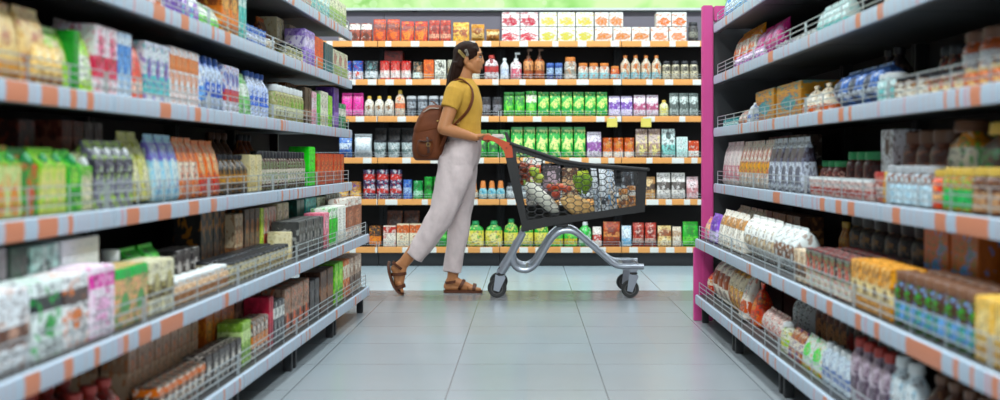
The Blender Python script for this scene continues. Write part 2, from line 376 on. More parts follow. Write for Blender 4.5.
# ------------------------------------------------------------------ goods on the shelves
def rring(w, d, z, r=.5, n=20, cx=0, cy=0):
    """rounded rectangle ring (superellipse)"""
    out = []; e = r
    for j in range(n):
        a = 2*PI*(j + .5)/n; c, s = math.cos(a), math.sin(a)
        out.append((cx + w/2 * math.copysign(abs(c)**e, c), cy + d/2 * math.copysign(abs(s)**e, s), z))
    return out
def shape_mesh(shape, w, d, h, name, mats):
    """returns (main mesh, [(part name, mesh, z)])"""
    mb = MB(); parts = []; capm = mats[1]
    r = w / 2
    if shape == 'box':
        mb.box((0, 0, h/2), (w, d, h), .003); mb.box((0, 0, h), (w*.94, d*.1, .0016))
    elif shape == 'case':                                # shelf-ready tray holding low packs
        mb.box((0, 0, h/2), (w, d, h), .004); mb.box((0, -d/2, h*.55), (w*.6, .002, h*.3), .0008)
    elif shape == 'pouch':
        for k, (a, b, z) in enumerate(((.9,.85,0),(1,1,.04),(1,.95,.35),(.99,.75,.62),(.98,.42,.82),(.97,.08,.92),(.97,.05,1))): pass
        prof = ((.9,.85,0),(1,1,.04),(1,.95,.35),(.99,.75,.62),(.98,.42,.82),(.97,.08,.92),(.97,.05,1))
        mb.loft([rring(w*a, d*b, h*z, .35) for a, b, z in prof])
    elif shape == 'pillow':
        prof = ((.96,.06,0),(.97,.08,.06),(.98,.55,.16),(.95,.9,.32),(.93,1,.5),(.95,.9,.68),(.98,.55,.84),(.98,.08,.94),(.98,.05,1))
        mb.loft([rring(w*a, d*b, h*z, .55) for a, b, z in prof])
    elif shape == 'bottle':
        mb.lathe([(r*.85,0),(r,h*.03),(r,h*.58),(r*.93,h*.66),(r*.55,h*.78),(r*.36,h*.84),(r*.34,h*.9)], 18)
        parts.append(('cap', MB().lathe([(r*.42,h*.885),(r*.44,h*.9),(r*.44,h*.985),(r*.38,h)], 16)))
    elif shape == 'flask':                               # broad detergent or shampoo bottle
        mb.loft([rring(w*a, d*b, h*z, .6) for a, b, z in ((.9,.85,0),(1,1,.04),(1,1,.55),(.86,.9,.72),(.45,.5,.82),(.36,.45,.86))])
        parts.append(('cap', MB().lathe([(r*.42,h*.855),(r*.44,h*.87),(r*.4,h*.98),(r*.3,h)], 14)))
    elif shape == 'pump':
        mb.lathe([(r*.9,0),(r,h*.03),(r,h*.55),(r*.8,h*.62),(r*.4,h*.68),(r*.36,h*.72)], 18)
        parts.append(('pump_head', MB().lathe([(r*.4,h*.7),(r*.4,h*.77),(r*.14,h*.78),(r*.14,h*.93)], 12).box((r*.25,0,h*.955), (r*.95,r*.4,h*.07), .002)))
    elif shape == 'jar':
        mb.lathe([(r*.88,0),(r,h*.04),(r,h*.68),(r*.92,h*.76),(r*.78,h*.81),(r*.78,h*.86)], 20)
        parts.append(('lid', MB().lathe([(r*.84,h*.82),(r*.86,h*.835),(r*.86,h*.98),(r*.8,h)], 20)))
    elif shape == 'tub':
        mb.lathe([(r*.8,0),(r*.82,h*.02),(r*.97,h*.86)], 20)
        parts.append(('lid', MB().lathe([(r,h*.85),(r*1.0,h*.93),(r*.94,h*.955),(r*.94,h)], 20)))
    elif shape == 'can':
        mb.lathe([(r*.95,0),(r,h*.015),(r,h*.04),(r*.97,h*.055),(r*.97,h*.945),(r,h*.96),(r,h*.985),(r*.94,h),(r*.92,h*.98)], 20)
    elif shape == 'gable':
        mb.loft([[(-w/2,-d/2,0),(w/2,-d/2,0),(w/2,d/2,0),(-w/2,d/2,0)], [(-w/2,-d/2,h*.74),(w/2,-d/2,h*.74),(w/2,d/2,h*.74),(-w/2,d/2,h*.74)],
                 [(-w/2,-.004,h*.92),(w/2,-.004,h*.92),(w/2,.004,h*.92),(-w/2,.004,h*.92)], [(-w/2,-.003,h),(w/2,-.003,h),(w/2,.003,h),(-w/2,.003,h)]])
        parts.append(('cap', MB().lathe([(w*.17,0),(w*.17,w*.16),(w*.13,w*.18)], 14)))
    elif shape == 'cone':                                # little cone-topped jar
        mb.lathe([(r*.9,0),(r,h*.05),(r,h*.45),(r*.7,h*.6)], 16); parts.append(('cap', MB().lathe([(r*.72,h*.58),(r*.6,h*.9),(r*.45,h)], 14)))
    elif shape == 'pyramid':                             # bag gathered to a tied top
        mb.loft([rring(w*a, d*b, h*z, .7) for a, b, z in ((.85,.85,0),(1,1,.06),(1,.98,.3),(.72,.7,.6),(.35,.32,.8),(.16,.12,.86),(.3,.14,.95),(.42,.1,1))])
    return mb, parts
DEP = {'box': .1, 'case': .16, 'pouch': .075, 'pillow': .07, 'gable': .075, 'flask': .06, 'pyramid': .1}
CAPC = {'w': 'DADCDA', 'k': '26262A', 'g': '2E9A58', 'r': 'B23A30', 'y': 'D9B24A', 'o': 'D8813C', 's': 'B4B6B8', 'b': '3A5FA8', 'n': '6B4630', 't': '2F8F90'}
ORDN = ['top', 'fifth', 'fourth', 'third', 'second', 'bottom']
def where(side, i):
    if side == 'B': return ('on top back shelf', 'on fifth back shelf up', 'on fourth back shelf up', 'on third back shelf up', 'on second back shelf up', 'on bottom back shelf')[i]
    s = 'left' if side == 'L' else 'right'
    return (f'on topmost {s} shelf', f'on fifth {s} shelf up', f'on fourth {s} shelf up', f'on third {s} shelf up', f'on second {s} shelf up', f'on bottom {s} shelf')[i]
N_RUN = 0; TOP = {}
def run(code, px0, px1, wid, top, shape, name, pal, desc, cap='w', sb=.03, rows=1, d=None, stack=1, dz=0, cat=None, lean=0, jit=1., rgh=.38):
    """one run of like packs standing side by side; TOP is the photo row of their tops, or a height in metres"""
    global N_RUN
    side, i = code[0], int(code[1]) - (1 if side_is_back(code) else 0)
    N_RUN += 1; rnd = random.Random(N_RUN * 31 + 5)
    Mx, rz = SIDE[side]; v0 = shelf_front(side, i); zs = (ZB if side == 'B' else ZL)[i]
    u0, u1 = sorted((p2u(side, px0, v0 + sb), p2u(side, px1, v0 + sb)))
    if side == 'R': u0 = max(u0, -6.7); u1 = max(u1, u0 + .06)
    n = max(1, round((u1 - u0) / wid)); pit = (u1 - u0) / n; W = pit * (.95 if shape in ('box', 'case') else .93)
    W = min(W, wid * 1.35)
    if top < 1: h = top
    else:
        um = (u0 + u1) / 2; Y = (Mx @ Vector((um, v0 + sb, 0))).y; h = (HZ + (HY - top) * Y / F - zs - dz) / stack
    Zs = ZB if side == 'B' else ZL; hmax = (Zs[i-1] - zs - .056 if i else .25)
    h = max(.03, min(h, (hmax - dz) / stack))
    D = d if d else DEP.get(shape, W)
    if shape in ('bottle', 'pump', 'jar', 'tub', 'can', 'cone'): D = W = min(W, h * .95)
    m = pack(desc, pal, rgh); cm = mat('cap ' + cap, CAPC[cap], .4)
    mb, parts = shape_mesh(shape, W, D, h, name, (m, cm))
    near = side != 'B'
    proto = None; lab = f'{desc} {where(side, i)}'
    grp = lab
    total = n * rows * stack
    for rr in range(rows):
        for k in range(n):
            for st in range(stack):
                if proto is None:
                    if near or not parts:
                        o = mb.obj(name, m); kids = []
                        for pn, pm in parts:
                            if shape == 'gable': q = pm.obj(pn, cm, o, (0, -D*.27, h*.815)); q.rotation_euler = (math.radians(60), 0, 0)
                            else: q = pm.obj(pn, cm, o)
                            kids.append(q)
                    else:                                  # far packs a few pixels wide: the cap is a face set of the one mesh
                        for pn, pm in parts: mb.add(pm.v, pm.f, 1)
                        o = mb.obj(name, [m, cm]); kids = []
                    proto = o; pk = kids
                else:
                    o = proto.copy(); C.objects.link(o)
                    for q in pk: c = q.copy(); c.parent = o; C.objects.link(c)
                u = u0 + pit * (k + .5); vv = v0 + sb + D/2 + rr * (D + .012) + rnd.uniform(0, .004) * jit
                p = Mx @ Vector((u, vv, 0)); o.location = (p.x, p.y, zs + .001 + dz + st * (h + .001) + D/2 * math.sin(math.radians(lean)))
                a = 0 if total == 1 or (shape in ('box', 'case') and pit < D * 1.2) else rnd.uniform(-.03, .03) * jit
                o.rotation_euler = (math.radians(-lean), 0, rz + a)
                if shape in ('bottle', 'jar', 'tub', 'can', 'cone', 'pump'): o.rotation_euler.z = rz + rnd.uniform(-.2, .2)
                tag(o, lab, cat or name.split('_')[-1], grp if total > 1 else None)
def side_is_back(code): return code[0] == 'B'
CREAM = ("DCC492", "C39B5C", .05, .22, "B98A5A", .55, .16, '8A6238')
T = [
# ---- left, topmost in view
("L0", 262, 290, .11, .2, 'pouch', 'flour_bag', ("CFDCD6","8FC0B0",.2,.5,"E8E8E0",.6,.2), "pale teal paper bag"),
("L0", 290, 312, .1, .19, 'box', 'cracker_box', ("D2D2CA","B8938A",.1,.3,"9AA6A8",.6,.2), "grey white cracker box"),
("L0", 312, 330, .1, .2, 'box', 'cereal_box', ("C4D2D2","6FA6A8",.1,.4,"D8D0B8",.65,.2), "white and teal cereal box"),
("L0", 330, 347, .12, .16, 'box', 'tea_box', ("CFCDB8","8FA86A",.2,.6,"B8B0A0",.8,.1), "cream tea box with green panel"),
# ---- left, fifth up
("L1", 128, 165, .1, .15, 'pouch', 'biscuit_bag', ("D6D4D2","B8443C",.3,.75,"C87A3A",.2,.2), "white and red biscuit bag"),
("L1", 165, 184, .1, .15, 'box', 'snack_box', ("58B0AC","7D55A5",.0,.5,"D8D0DC",.75,.2), "turquoise and purple snack box"),
("L1", 184, 201, .1, .13, 'pouch', 'sweets_bag', ("6FB8AE","E2E2E0",.4,.8,"8A5CA8",.3,.25), "teal sweets bag with white top"),
("L1", 201, 222, .11, 4, 'pouch', 'salad_bag', ("7FBE5A","E4E8DC",.45,1,"4FA04A",.2,.2), "green bag with white upper half"),
("L1", 222, 239, .1, .17, 'box', 'coffee_box', ("7A4A2A","C8803B",.2,.6,"D0A060",.7,.2), "brown and orange coffee box"),
("L1", 239, 247, .08, .22, 'box', 'rusk_box', ("57B3AC","D8E4E0",.6,.8,"3A8C8C",.3,.2), "tall turquoise rusk box"),
("L1", 247, 268, .07, 28, 'can', 'milk_can', ("5A7FB4","D8DDE4",.3,.6,"38568E",.75,.1), "short blue and white milk can"),
("L1", 264, 272, .12, 18, 'pouch', 'muesli_bag', ("B0622C","6A3A20",.6,.9,"D8A050",.3,.2), "orange brown muesli bag", dict(sb=.16)),
("L1", 268.5, 277, .1, 40, 'tub', 'cream_tub', ("D0CCC0","8A8A7A",.2,.5,"C0A888",.6,.2), "small cream coloured tub"),
("L1", 277, 284, .1, 14, 'box', 'rice_box', ("D6CCAE","B4A070",.1,.35,"E4DEC8",.65,.25), "tall cream rice box", dict(sb=.14)),
("L1", 290, 296, .1, 8, 'box', 'wafer_box', ("DAD4C2","C8907A",.1,.4,"C8B890",.7,.2), "tall cream and pink wafer box", dict(sb=.15)),
("L1", 290, 305, .08, 46, 'jar', 'olive_jar', ("6B6A58","C8C4B0",.2,.5,"9A9A60",.6,.1), "dark olive jar", dict(cap='k')),
("L1", 305, 315, .15, 31, 'box', 'porridge_box', ("A48FC4","E0D8E8",.5,.8,"7C62A8",.25,.2), "lilac porridge box"),
("L1", 315.5, 324, .15, 38, 'box', 'pasta_box', ("D9733A","E09A5A",.1,.3,"C8582A",.6,.2), "plain orange pasta box"),
("L1", 324.5, 333, .15, 44, 'box', 'noodle_box', ("1F6268","2F7F80",.1,.35,"184A50",.65,.2), "dark teal noodle box"),
("L1", 333.5, 348, .17, 52, 'box', 'herb_tea_box', ("C6C8B4","9AAF7A",.1,.45,"B08A80",.65,.2), "white herb tea box with sage panel"),
# ---- left, fourth up
("L2", -6, 25, .13, 1, 'pouch', 'pasta_bag', ("DFC793","C99A58",.0,.28,"A87858",.55,.12,'C8A870'), "big cream paper pasta bag", dict(d=.07, sb=.045)),
("L2", 25.5, 52, .13, 8, 'pouch', 'flour_bag', ("DDC595","CBA468",.0,.2,"B0765A",.6,.1,'C8A870'), "big cream flour bag with brown seal", dict(d=.07, sb=.045)),
("L2", 38, 66, .05, 46, 'pouch', 'oat_bag', ("D8BA80","9A6A38",.05,.2,"E8D8B0",.7,.15), "small beige oat bag in front", dict(sb=.016, d=.024)),
("L2", 53, 73, .1, 28, 'pouch', 'grain_bag', ("A8CE4A","8AB838",.75,1,"D8C8A8",.6,.2,'5A8A3A'), "lime green grain bag", dict(sb=.05)),
("L2", 73.5, 80, .03, 31, 'box', 'herb_box', ("2E8A3A","2E8A3A",.1,.2,"3FA04A",.6,.2), "narrow dark green herb box", dict(sb=.045)),
("L2", 80.5, 95, .08, 31, 'pouch', 'seed_bag', ("B8D860","E4E4DA",.2,.6,"9AC850",.8,.15), "lime and white seed bag", dict(sb=.045)),
("L2", 48, 66, .14, -3, 'box', 'biscuit_box', ("5E1E20","4A1618",.1,.3,"7A2A28",.6,.2), "dark red biscuit box standing behind", dict(sb=.2)),
("L2", 66, 104, .1, 5, 'pouch', 'tissue_pack', ("CDC2BC","8A4A48",.0,.45,"B0A8A0",.7,.25), "grey white tissue pack standing behind", dict(sb=.2)),
("L2", 96, 119, .07, 27, 'box', 'wipes_box', ("E2DADC","C8506A",.25,.55,"D88AA0",.7,.18), "white box with pink print", dict(sb=.04)),
("L2", 119.5, 133, .07, 33, 'box', 'soap_box', ("DDE4EA","6E9CCB",.35,.8,"A8C4DC",.3,.2), "white box with sky blue print", dict(sb=.04)),
("L2", 133.5, 145, .1, 38, 'pouch', 'nut_bag', ("E28A78","F0D0C0",.1,.3,"D85A50",.55,.2), "coral pink nut bag", dict(sb=.04)),
("L2", 145.5, 170, .075, 44, 'box', 'plaster_box', ("DEE2E4","6BB4B4",.15,.45,"8A70B0",.55,.2), "white box with teal and violet print", dict(sb=.04)),
("L2", 170.5, 200, .07, 50, 'box', 'sugar_box', ("E0E0E2","E09A6A",.6,.85,"D8A080",.4,.15), "white sugar box with orange cap band", dict(sb=.04)),
("L2", 143, 161, .12, 22, 'box', 'cocoa_box', ("B0583C","D8B090",.3,.5,"8A3A28",.7,.2), "rust red cocoa box behind", dict(sb=.22)),
("L2", 168, 184, .12, 32, 'box', 'bran_box', ("C0A888","8A6040",.1,.4,"D8C8A8",.7,.2), "beige bran box behind", dict(sb=.22)),
("L2", 202.5, 208, .08, 55, 'flask', 'bleach_bottle', ("DADFE4","8AB0D8",.2,.5,"5078B8",.5,.1), "white bleach bottle", dict(cap='b')),
("L2", 208.5, 225, .075, 58, 'flask', 'softener_bottle', ("C6D2E4","4E70B4",.3,.6,"DADFE8",.5,.12), "pale blue softener bottle", dict(cap='b')),
("L2", 225.5, 240, .08, 67, 'box', 'detergent_box', ("D2D4DC","B85A5A",.25,.5,"4E68A8",.7,.15), "white detergent box with red band"),
("L2", 240.5, 252, .08, 73, 'pouch', 'refill_pouch', ("8FBE86","DDE2DA",.45,.75,"5FA062",.25,.2), "soft green refill pouch"),
("L2", 252.5, 271, .075, 73, 'bottle', 'cleaner_bottle', ("C8D2E6","5A7CC0",.25,.5,"E4E8F0",.4,.1), "blue and white cleaner bottle", dict(cap='b')),
("L2", 213, 224, .1, 56, 'box', 'powder_box', ("44598C","2E3F6E",.1,.4,"6A80B0",.7,.2), "navy powder box behind", dict(sb=.2)),
("L2", 278, 305, .07, 88, 'jar', 'pickle_jar', ("A8A47C","C8C8B0",.2,.5,"7F9A50",.6,.15), "pale green pickle jar", dict(cap='w')),
("L2", 287, 297, .1, 76, 'box', 'spice_box', ("9A6A48","D8CDB8",.4,.7,"7A4A30",.2,.2), "brown and white spice box behind", dict(sb=.2)),
("L2", 305.5, 312, .1, 88, 'box', 'gravy_box', ("55483C","8A7060",.2,.4,"403428",.7,.2), "dark brown gravy box"),
("L2", 312.5, 317, .1, 92, 'box', 'mint_box', ("DAB8C0","E8DCE0",.5,.8,"C890A0",.3,.2), "pale pink mint box"),
("L2", 317.5, 321, .1, 94, 'box', 'lime_tea_box', ("54B848","3E9A3A",.1,.4,"78C868",.7,.2), "vivid green tea box"),
("L2", 321.5, 329, .12, 92, 'box', 'infusion_box', ("DCDBCB","B8B498",.1,.3,"E6E4D8",.6,.2), "tall ivory infusion box"),
("L2", 329.5, 333, .1, 96, 'box', 'matcha_box', ("9CCB52","78B040",.1,.4,"C0E080",.6,.2), "narrow lime matcha box"),
("L2", 333.5, 339, .12, 88, 'box', 'lavender_box', ("6F4A94","9A80B8",.1,.4,"583A78",.7,.2), "tall purple box near the shelf end"),
("L2", 339.5, 346, .12, 104, 'box', 'green_tea_box', ("2C8A62","DCDCD0",.5,.8,"1F6A48",.2,.2), "emerald green box at the shelf end"),
# ---- left, third up
("L3", -6, 22, .085, 146, 'gable', 'juice_carton', ("C8CC9A","5FB04A",.72,1,"D8905A",.25,.25,'8AB060'), "cream juice carton with green top", dict(cap='g', sb=.04)),
("L3", 22.5, 40, .085, 148, 'gable', 'apple_juice_carton', ("2E9440","1F7A32",.7,1,"D8603A",.28,.13), "dark green juice carton with orange label", dict(cap='g', sb=.04)),
("L3", 40.5, 67, .085, 148, 'gable', 'pear_juice_carton', ("BFCB6E","8CC63E",.7,1,"D2C890",.4,.3,'8AA050'), "lime and cream juice carton", dict(cap='g', sb=.04)),
("L3", 67.5, 82, .08, 150, 'gable', 'kiwi_juice_carton', ("4CAE42","2E8C38",.1,.35,"9ACB60",.55,.2), "grass green juice carton", dict(cap='g', sb=.04)),
("L3", 82.5, 95, .08, 153, 'gable', 'almond_drink_carton', ("C2C2A0","7FB25A",.6,.85,"E0D8C0",.35,.2), "beige and green drink carton", dict(cap='w', sb=.04)),
("L3", 18, 36, .1, 120, 'box', 'wine_box', ("4A2A22","6A3A2A",.2,.5,"8A4A30",.6,.2), "dark brown box deep in the shelf", dict(sb=.26)),
("L3", 61, 84, .1, 114, 'box', 'cordial_box', ("7A4A3E","A87868",.4,.8,"5A342C",.2,.2), "brick brown box deep in the shelf", dict(sb=.26)),
("L3", 84, 103, .1, 113, 'box', 'syrup_box', ("77716E","A09890",.4,.8,"5A5450",.2,.2), "taupe grey box deep in the shelf", dict(sb=.26)),
("L3", 95.5, 134, .075, 141, 'gable', 'oat_drink_carton', ("6E6C78","3E3A48",.45,.72,"B4D24A",.88,.12,'C8C8D0'), "grey drink carton with lime spot on top", dict(cap='w', sb=.035)),
("L3", 137, 155, .1, 133, 'pouch', 'cereal_pouch', ("C9C68A","A8A850",.6,.85,"E0DCC0",.3,.22), "khaki cream cereal pouch leaning back", dict(sb=.05, lean=6)),
("L3", 155.5, 182, .085, 135, 'pouch', 'granola_pouch', ("A9CFDC","7E74B0",.62,.88,"DCE6E4",.4,.25,'5F9AB0'), "sky blue granola pouch", dict(sb=.05)),
("L3", 182.5, 201, .085, 138, 'pouch', 'almond_pouch', ("D8936A","E6D8C8",.3,.6,"C86A40",.75,.15), "orange and cream almond pouch", dict(sb=.05)),
("L3", 201.5, 222, .085, 141, 'pouch', 'raisin_pouch', ("DE8A48","C44A3A",.1,.3,"ECC8A0",.6,.2), "bright orange raisin pouch with red base", dict(sb=.05)),
("L3", 224.5, 250, .07, 155, 'bottle', 'dressing_bottle', ("33302A","B08A48",.3,.55,"8A6A3A",.4,.1), "black dressing bottle with gold label", dict(cap='k', sb=.04)),
("L3", 218, 236, .1, 128, 'bottle', 'vinegar_bottle', ("6A5038","9A8058",.2,.5,"4A3828",.6,.1), "brown vinegar bottle standing behind", dict(cap='n', sb=.24)),
("L3", 245, 258, .1, 132, 'bottle', 'soy_sauce_bottle', ("7A4A2E","B88A58",.2,.45,"5A3420",.6,.1), "reddish brown sauce bottle standing behind", dict(cap='k', sb=.24)),
("L3", 250.5, 262, .08, 155, 'box', 'couscous_box', ("D4C9A6","B8A878",.1,.3,"C8C0A0",.6,.2), "straw coloured couscous box", dict(sb=.04)),
("L3", 262.5, 307, .065, 152, 'jar', 'sauce_jar', ("5A4038","C8C0B4",.2,.62,"8A9A7A",.4,.12), "brown sauce jar with pale label", dict(cap='k', sb=.04)),
("L3", 309.5, 316, .12, 147, 'box', 'snap_pea_box', ("3FD83A","2EB82E",.1,.4,"7AE868",.7,.2), "luminous green box"),
("L3", 317, 345, .12, 154, 'box', 'chocolate_box', ("C0592C","8A3A1E",.1,.35,"E0905A",.6,.22), "burnt orange chocolate box"),
# ---- left, second up: a low front row and a row behind
("L4", -4, 33, .16, 291, 'case', 'yoghurt_case', ("D8DADC","6A4A3C",.3,.55,"B09080",.45,.12), "white case with brown print", dict(d=.1, sb=.03)),
("L4", 35, 64, .14, 281, 'case', 'cheese_case', ("CDD2D0","34383A",.62,.82,"3E9A58",.4,.15), "white case with black and green print", dict(d=.1, sb=.03)),
("L4", 65, 90, .14, 274, 'case', 'butter_case', ("D4D4D4","5A4E4C",.6,.8,"D08A58",.4,.15), "white case with grey and orange print", dict(d=.1, sb=.03)),
("L4", 91, 116, .14, 266, 'case', 'dessert_case', ("D6CCD2","C850A0",.7,.9,"E0B8D0",.4,.2), "pale pink case with magenta print", dict(d=.1, sb=.03)),
("L4", 117, 150, .11, 266, 'case', 'egg_case', ("C9A482","2FA45A",.82,1,"5E8A5A",.4,.2), "tan case with green top edge", dict(d=.1, sb=.03)),
("L4", 152, 175, .1, 260, 'case', 'cracker_case', ("C8C4B0","6A6048",.3,.6,"A8A078",.6,.2), "khaki cracker case", dict(d=.1, sb=.03)),
("L4", -8, 9, .13, 249, 'box', 'oatmeal_box', ("8E868A","A8A0A4",.1,.3,"7A7276",.6,.2), "mauve grey box in the back row", dict(sb=.135)),
("L4", 10, 30, .12, 247, 'box', 'mint_tea_box', ("274236","1C3028",.1,.3,"3E5E4C",.55,.25), "dark green box in the back row", dict(sb=.135)),
("L4", 30.5, 60, .12, 245, 'box', 'fruit_tea_box', ("A8C4BC","DAE2DE",.0,.2,"1F4034",.55,.3,'8AA89C'), "mint box with dark green oval in the back row", dict(sb=.135)),
("L4", 61, 100, .3, 238, 'box', 'storage_box', ("ECEFF0","E2E6E8",.1,.2,"ECEFF0",.6,.05,'C8D0D4'), "large plain white box in the back row", dict(sb=.135)),
("L4", 118, 126, .08, 250, 'jar', 'caper_jar', ("8A8A70","D0CCB8",.2,.6,"6A7A4A",.5,.1), "little caper jar in the back row", dict(sb=.135)),
("L4", 136, 168, .14, 246, 'pillow', 'salad_pack', ("4CB43C","8CD05A",.55,.75,"2E8A2E",.35,.2), "bright green salad pack in the back row", dict(sb=.14, d=.1)),
("L4", 176, 200, .085, 249, 'box', 'capsule_box', ("4A4444","2E2A2A",.1,.3,"C8C4C0",.55,.18), "charcoal box with white disc", dict(sb=.16)),
("L4", 200.5, 226, .09, 212, 'box', 'espresso_box', ("2A2624","1E1A18",.1,.3,"B8863A",.72,.1), "black espresso box with gold spot", dict(sb=.2)),
("L4", 236, 244, .08, 214, 'box', 'cappuccino_box', ("C4B49C","7A5A44",.1,.4,"A07858",.6,.2), "beige and brown box in the back row", dict(sb=.16)),
("L4", 244.5, 260, .1, 209, 'box', 'mocha_box', ("3A2C26","5A4434",.2,.4,"A8742E",.7,.14), "dark brown mocha box with gold cup", dict(sb=.16)),
("L4", 260.5, 264, .06, 208, 'box', 'citrus_box', ("B4CC3C","8AA828",.1,.3,"D8E478",.6,.2), "narrow yellow green box", dict(sb=.16)),
("L4", 264.5, 277, .09, 207, 'box', 'cookie_box', ("C8BEB4","A85048",.2,.5,"D8A090",.7,.2), "white and brick red cookie box", dict(sb=.16)),
("L4", 277.5, 289, .1, 203, 'box', 'milk_powder_box', ("DDD2B4","C8B890",.1,.3,"EAE4D0",.6,.2), "tall cream milk powder box", dict(sb=.16)),
("L4", 177, 232, .075, 272, 'jar', 'jam_jar', ("C8B49C","8A6A50",.2,.5,"B08868",.6,.1), "small tan jam jar in the front row", dict(cap='w', sb=.03)),
("L4", 233, 291, .07, 252, 'tub', 'pudding_tub', ("C9C2A8","A89A78",.3,.55,"5A5448",.55,.1), "cream pudding tub with black lid", dict(cap='k', sb=.03, rows=2)),
("L4", 291.3, 293.2, .1, 232, 'box', 'biscotti_box', ("D4CBB2","B8A880",.1,.3,"C0B498",.6,.2), "sand coloured biscotti box", dict(sb=.05)),
("L4", 297, 305, .12, 200, 'box', 'fish_box', ("1F5A50","2E7A6A",.1,.4,"184238",.7,.2), "bottle green box in the back row", dict(sb=.16)),
("L4", 305.5, 317, .14, 198, 'box', 'frozen_fish_box', ("35A8A6","1F7F82",.1,.35,"6AC8C0",.6,.2), "turquoise box in the back row", dict(sb=.16)),
("L4", 317.5, 326, .12, 197, 'box', 'ice_lolly_box', ("CFD4BE","6FB04A",.1,.4,"E0E4D4",.7,.2), "white box with green foot in the back row", dict(sb=.16)),
("L4", 326.5, 341, .14, 194, 'box', 'white_carton', ("D6D6CA","C0C0B0",.1,.25,"505048",.7,.05), "plain off white carton in the back row", dict(sb=.16)),
("L4", 299, 324, .09, 219, 'box', 'truffle_box', ("3C3C3C","2A2A2A",.1,.3,"8A8A86",.55,.14), "charcoal truffle box in the front row", dict(sb=.03, d=.12)),
("L4", 324.5, 330, .1, 213, 'box', 'berry_bar_box', ("D08A98","B05868",.1,.4,"E8C0C8",.7,.2), "rose pink bar box", dict(sb=.03)),
("L4", 330.5, 338, .13, 208, 'box', 'pea_box', ("D8DCD4","3CB83C",.05,.72,"2E9A30",.4,.2), "white box with vivid green panel", dict(sb=.03)),
("L4", 338.5, 346, .14, 206, 'box', 'oatcake_box', ("DAD9D2","C8C6BC",.1,.3,"E4E2DC",.6,.2), "tall plain white box by the shelf end", dict(sb=.03)),
("L4", 346.5, 362, .25, 198, 'box', 'chocolate_carton', ("D2CEC6","8A5A44",.25,.8,"B08068",.5,.2,'6A4434'), "white carton with brown photo at the shelf end", dict(sb=.03)),
# ---- left, bottom
("L5", 85, 128, .1, .17, 'bottle', 'ketchup_bottle', ("8A2A1E","C8702E",.3,.6,"5A1A14",.6,.1), "dark red bottle with orange label", dict(cap='r', sb=.05, rows=2)),
("L5", 129, 199, .075, .215, 'box', 'coffee_pack', ("A88C78","CDB49C",.25,.6,"C07A34",.7,.13,'4A3A30'), "taupe coffee pack with orange crest", dict(sb=.13, rows=2, d=.08)),
("L5", 160, 206, .07, .1, "box", "coffee_capsule_box", ("4E4540","D07F34",.72,.93,"D8D0C4",.5,.16), "dark brown low box with orange lid edge", dict(sb=.03, d=.075)),
("L5", 206, 235, .1, .21, 'box', 'gold_coffee_box', ("B8702E","7A4420",.1,.35,"E0A050",.65,.2), "golden orange coffee box", dict(sb=.125, rows=2, d=.09)),
("L5", 207, 242, .07, .11, 'box', 'dark_capsule_box', ("46403E","2E2A2A",.1,.3,"CFC9C0",.55,.17), "blackish low box with white disc", dict(sb=.03, d=.075)),
("L5", 242.5, 252, .07, .155, 'box', 'lime_capsule_box', ("8FAE54","C8D8A0",.55,.8,"6A8A3A",.3,.2), "olive green box among coffee", dict(sb=.03, d=.09)),
("L5", 236, 262, .1, .22, 'box', 'roast_box', ("7A6458","A88E7C",.3,.7,"5A4438",.5,.18), "mid brown roast box", dict(sb=.135, d=.09)),
("L5", 252.5, 269, .075, .14, 'box', 'instant_coffee_box', ("6E625C","C88A3E",.3,.6,"D8D2CA",.75,.14), "grey brown box with amber band", dict(sb=.03, d=.075)),
("L5", 269.5, 274, .05, .2, 'box', 'raspberry_tea_box', ("A82448","C84A68",.5,.7,"8A1A38",.2,.2), "narrow crimson box", dict(sb=.03)),
("L5", 274.5, 285, .075, .17, 'box', 'decaf_box', ("55565A","D4D4D0",.6,.85,"3A3A3E",.3,.2), "slate box with white top panel", dict(sb=.03, d=.09)),
("L5", 262.5, 284, .1, .23, 'box', 'dark_roast_box', ("4A342C","2E201C",.1,.4,"8A5A3A",.65,.16), "dark chestnut box standing behind", dict(sb=.14, rows=2, d=.09)),
("L5", 285.5, 310, .12, .2, 'box', 'biscuit_carton', ("A48C7C","6A4A3C",.1,.45,"D0763A",.32,.16,'4A342C'), "mushroom brown carton with orange picture", dict(sb=.03, d=.1)),
("L5", 310.5, 320, .1, .18, 'box', 'liquorice_box', ("2F2E30","4A494C",.2,.4,"6A686A",.65,.12), "black box with grey disc", dict(sb=.03, d=.1)),
("L5", 320.5, 334, .1, .2, 'box', 'cocoa_carton', ("5E4436","8A6A54",.3,.6,"3A281F",.7,.2), "cocoa brown carton", dict(sb=.03, d=.1)),
("L5", 334.5, 343, .14, .205, 'box', 'pistachio_box', ("7FBF3C","4E8A24",.1,.35,"B4DC70",.65,.2), "apple green box near the bottom shelf end", dict(sb=.03, d=.1)),
("L5", 343.5, 350, .14, .2, 'box', 'orange_cake_box', ("CF8440","E4DCCB",.5,.85,"A85A24",.25,.2), "orange and white cake box", dict(sb=.03, d=.1)),
("L5", 350.5, 362, .13, .195, 'box', 'wafer_carton', ("A08A7A","5A4034",.15,.5,"D4CCC0",.72,.15), "brown and white wafer carton at the bottom shelf end", dict(sb=.03, d=.1)),
]
